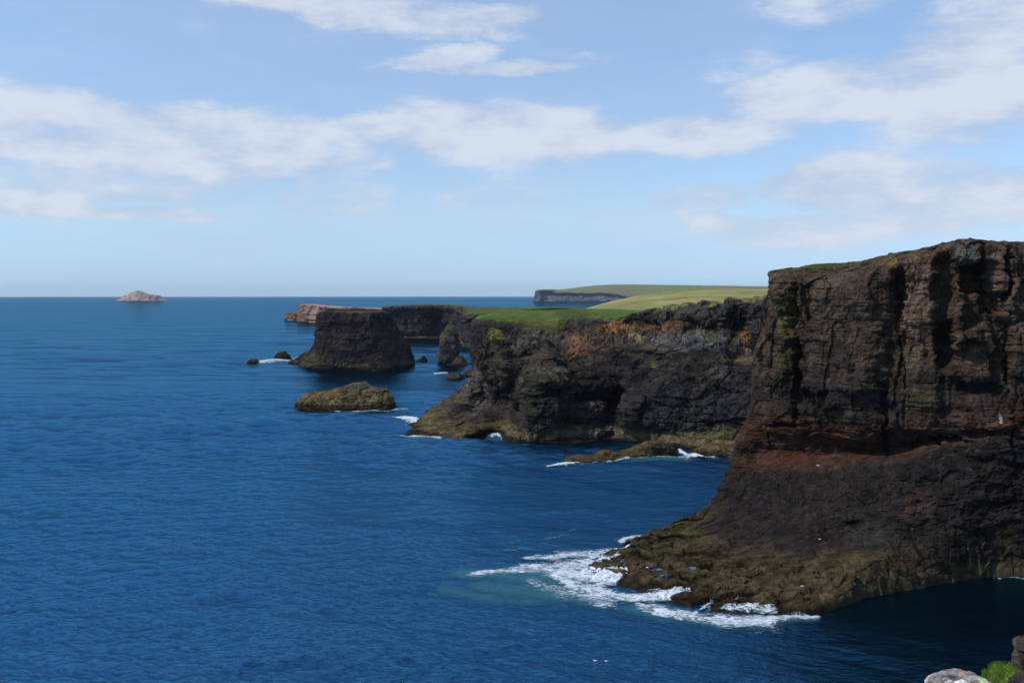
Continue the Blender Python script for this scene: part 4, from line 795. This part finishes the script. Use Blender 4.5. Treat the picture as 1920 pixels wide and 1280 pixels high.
# ================================================================== SKY, SUN, CAMERA
def build_world():
    w = bpy.data.worlds.new('World'); SC.world = w; w.use_nodes = True; t = w.node_tree; t.nodes.clear(); L = t.links
    sky = N(t, 'ShaderNodeTexSky', sky_type='NISHITA'); sky.sun_disc = False; sky.sun_elevation = math.radians(SUN_EL); sky.sun_rotation = math.radians(SUN_AZ)
    sky.altitude = 0; sky.air_density = 1.0; sky.dust_density = .1; sky.ozone_density = 2.5
    tc = N(t, 'ShaderNodeTexCoord'); sp = N(t, 'ShaderNodeSeparateXYZ'); L.new(tc.outputs['Generated'], sp.inputs[0])
    az = math_(t, 'ARCTAN2', sp.outputs[0], sp.outputs[1]); el = math_(t, 'ARCSINE', sp.outputs[2])
    cb = N(t, 'ShaderNodeCombineXYZ'); L.new(az, cb.inputs[0]); L.new(el, cb.inputs[1])
    # streaky domain warp of the cloud outlines
    def nv(scale, det, asp, off):
        mp = N(t, 'ShaderNodeMapping'); mp.inputs['Scale'].default_value = asp; mp.inputs['Location'].default_value = (off, off*.7, off*.3); L.new(cb.outputs[0], mp.inputs[0])
        n = N(t, 'ShaderNodeTexNoise'); L.new(mp.outputs[0], n.inputs['Vector']); n.inputs['Scale'].default_value = scale; n.inputs['Detail'].default_value = det; n.inputs['Roughness'].default_value = .64; return n
    wn = nv(6, 6, (.8, 2.2, 1), 1.3); sub = N(t, 'ShaderNodeVectorMath', operation='SUBTRACT'); L.new(wn.outputs['Color'], sub.inputs[0]); sub.inputs[1].default_value = (.5, .5, .5)
    ml = N(t, 'ShaderNodeVectorMath', operation='MULTIPLY'); L.new(sub.outputs[0], ml.inputs[0]); ml.inputs[1].default_value = (.16, .055, 0)
    ad = N(t, 'ShaderNodeVectorMath', operation='ADD'); L.new(cb.outputs[0], ad.inputs[0]); L.new(ml.outputs[0], ad.inputs[1]); U = ad.outputs[0]
    def ang(px, py):
        a = math.atan((px-960)/F); return a, math.atan((HY-py)/F*math.cos(a))
    def blob(px, py, rx, ry, rot, amp, hard=.35):
        a, e = ang(px, py); mp = N(t, 'ShaderNodeMapping', vector_type='TEXTURE'); mp.inputs['Location'].default_value = (a, e, 0); mp.inputs['Rotation'].default_value = (0, 0, math.radians(rot)); mp.inputs['Scale'].default_value = (rx/F, ry/F, 1)
        L.new(U, mp.inputs[0]); ln = N(t, 'ShaderNodeVectorMath', operation='LENGTH'); L.new(mp.outputs[0], ln.inputs[0]); return maprange(t, ln.outputs['Value'], hard, 1.15, amp, 0)
    bl = [(640, 18, 460, 48, -3, 1.0), (880, 28, 260, 34, 0, .8), (820, 112, 120, 42, 12, .9), (900, 128, 260, 26, 2, .85), (1060, 110, 130, 26, 0, .5),
          (330, 270, 460, 95, -2, 1.0), (60, 250, 240, 95, -8, .95), (250, 350, 420, 60, 0, .7), (560, 285, 280, 80, 0, .8), (700, 260, 160, 50, 0, .7), (960, 250, 360, 80, 2, 1.05), (1250, 250, 320, 62, 0, .9), (1450, 230, 260, 60, 6, .7),
          (70, 385, 130, 44, 0, 1.2), (290, 404, 190, 20, 0, .85), (640, 370, 220, 55, 0, .6), (930, 370, 180, 60, 0, .55),
          (1560, 15, 160, 55, 0, .65), (1400, 130, 190, 60, 0, .45), (1600, 180, 340, 80, 4, .95), (1860, 130, 280, 170, 10, 1.05), (1780, 200, 400, 50, 0, .7),
          (1580, 345, 200, 62, 0, 1.05), (1330, 370, 150, 45, 0, .75), (1362, 414, 60, 20, 8, .9), (1780, 365, 260, 80, 0, .95), (1900, 380, 160, 70, 0, .9), (1600, 425, 400, 60, 0, .75), (1700, 300, 420, 60, 0, .45), (1250, 420, 260, 40, 0, .4), (2300, 200, 400, 200, 0, .7), (-400, 250, 420, 120, 0, .7),
          (2700, 450, 500, 90, 0, .5), (-900, 100, 300, 90, 0, .5)]
    cov = None
    for b in bl:
        o = blob(*b); cov = o if cov is None else math_(t, 'MAXIMUM', cov, o)
    n1 = nv(9, 8, (.55, 1.8, 1), 4.1).outputs['Fac']; n2 = nv(26, 6, (.7, 1.6, 1), 8.7).outputs['Fac']; n3 = nv(3.2, 5, (.6, 2.2, 1), 6.6).outputs['Fac']
    nn = math_(t, 'ADD', math_(t, 'MULTIPLY', math_(t, 'SUBTRACT', n1, .5), 1.5), math_(t, 'MULTIPLY', math_(t, 'SUBTRACT', n2, .5), 1.0))
    # clouds elsewhere in the sky dome, out of the picture
    hi = maprange(t, el, .42, .7); rest = math_(t, 'MULTIPLY', maprange(t, n3, .5, .7, 0, .7), math_(t, 'MAXIMUM', hi, maprange(t, math_(t, 'ABSOLUTE', az), .75, 1.1)))
    cov = math_(t, 'MAXIMUM', cov, rest)
    dens = maprange(t, math_(t, 'ADD', cov, math_(t, 'MULTIPLY', nn, .95)), .09, 1.0)
    thin = math_(t, 'MULTIPLY', maprange(t, n3, .3, .7, .04, .36), maprange(t, el, .0, .06))
    dens = math_(t, 'MAXIMUM', math_(t, 'MULTIPLY', dens, .92), thin)
    sh = math_(t, 'ADD', n1, math_(t, 'MULTIPLY', math_(t, 'SUBTRACT', cov, .5), .25))
    cc = mixc(t, maprange(t, math_(t, 'ADD', sh, math_(t, 'MULTIPLY', math_(t, 'SUBTRACT', n2, .5), .5)), .38, .72), (.47, .56, .74), (.69, .755, .86))
    # sky gain: the Nishita colours, cooled a little towards the horizon
    g = mixc(t, 1., sky.outputs[0], (.0, .0, .0), 'ADD')
    hz = mixc(t, maprange(t, el, .0, .30, 0, 1, False), SKYM, SKYT); hz = mixc(t, maprange(t, el, .0, .075, 0, 1, False), SKYH, hz); g = mixc(t, 1., g, hz, 'MULTIPLY')
    sc_ = N(t, 'ShaderNodeVectorMath', operation='SCALE'); L.new(cc, sc_.inputs[0]); sc_.inputs['Scale'].default_value = 1/SKYS
    fin = mixc(t, dens, g, sc_.outputs[0])
    bg = N(t, 'ShaderNodeBackground'); L.new(fin, bg.inputs[0]); bg.inputs[1].default_value = SKYS
    o = N(t, 'ShaderNodeOutputWorld'); L.new(bg.outputs[0], o.inputs[0]); w.cycles.sampling_method = 'MANUAL'; w.cycles.sample_map_resolution = 512
def build_haze():
    m, t = nt('haze'); v = N(t, 'ShaderNodeVolumePrincipled'); v.inputs['Color'].default_value = (.72, .87, 1, 1); v.inputs['Density'].default_value = 1.7e-5; v.inputs['Anisotropy'].default_value = .2
    o = N(t, 'ShaderNodeOutputMaterial'); t.links.new(v.outputs[0], o.inputs['Volume'])
    a, z0, z1 = 27000., -14., 260.; vs = [(x, y, z) for z in (z0, z1) for x, y in ((-a, -a), (a, -a), (a, a), (-a, a))]
    me = bpy.data.meshes.new('haze'); me.from_pydata(vs, [], [(3, 2, 1, 0), (4, 5, 6, 7), (0, 1, 5, 4), (1, 2, 6, 5), (2, 3, 7, 6), (3, 0, 4, 7)]); me.materials.append(m)
    ob = bpy.data.objects.new('haze', me); COL.objects.link(ob); tag(ob, 'thin pale sea haze', 'haze', None, 'stuff')
build_haze()
SKYS = .10; SKYH = (.60, .93, 1.72); SKYM = (.96, 1.09, 1.38); SKYT = (1.62, 1.68, 1.72)
build_world()
sd = bpy.data.lights.new('sun', 'SUN'); sd.energy = 3.4; sd.angle = math.radians(.6); sd.color = (1, .95, .88); so = bpy.data.objects.new('sun', sd); COL.objects.link(so)
e, a = math.radians(SUN_EL), math.radians(SUN_AZ); dv = Vector((math.cos(e)*math.sin(a), math.cos(e)*math.cos(a), math.sin(e))); so.rotation_euler = dv.to_track_quat('Z', 'Y').to_euler()
cd = bpy.data.cameras.new('camera'); cd.lens = 36*F/1920; cd.sensor_width = 36; cd.shift_y = (HY-640-3.6)/1920; cd.clip_start = .1; cd.clip_end = 60000
cam = bpy.data.objects.new('camera', cd); COL.objects.link(cam); cam.location = (0, 0, H); cam.rotation_euler = (math.pi/2, 0, 0); SC.camera = cam
SC.view_settings.view_transform = 'Standard'; SC.view_settings.look = 'None'; SC.view_settings.exposure = 0; SC.view_settings.gamma = 1
SC.cycles.max_bounces = 5; SC.cycles.transparent_max_bounces = 12; SC.cycles.use_denoising = True
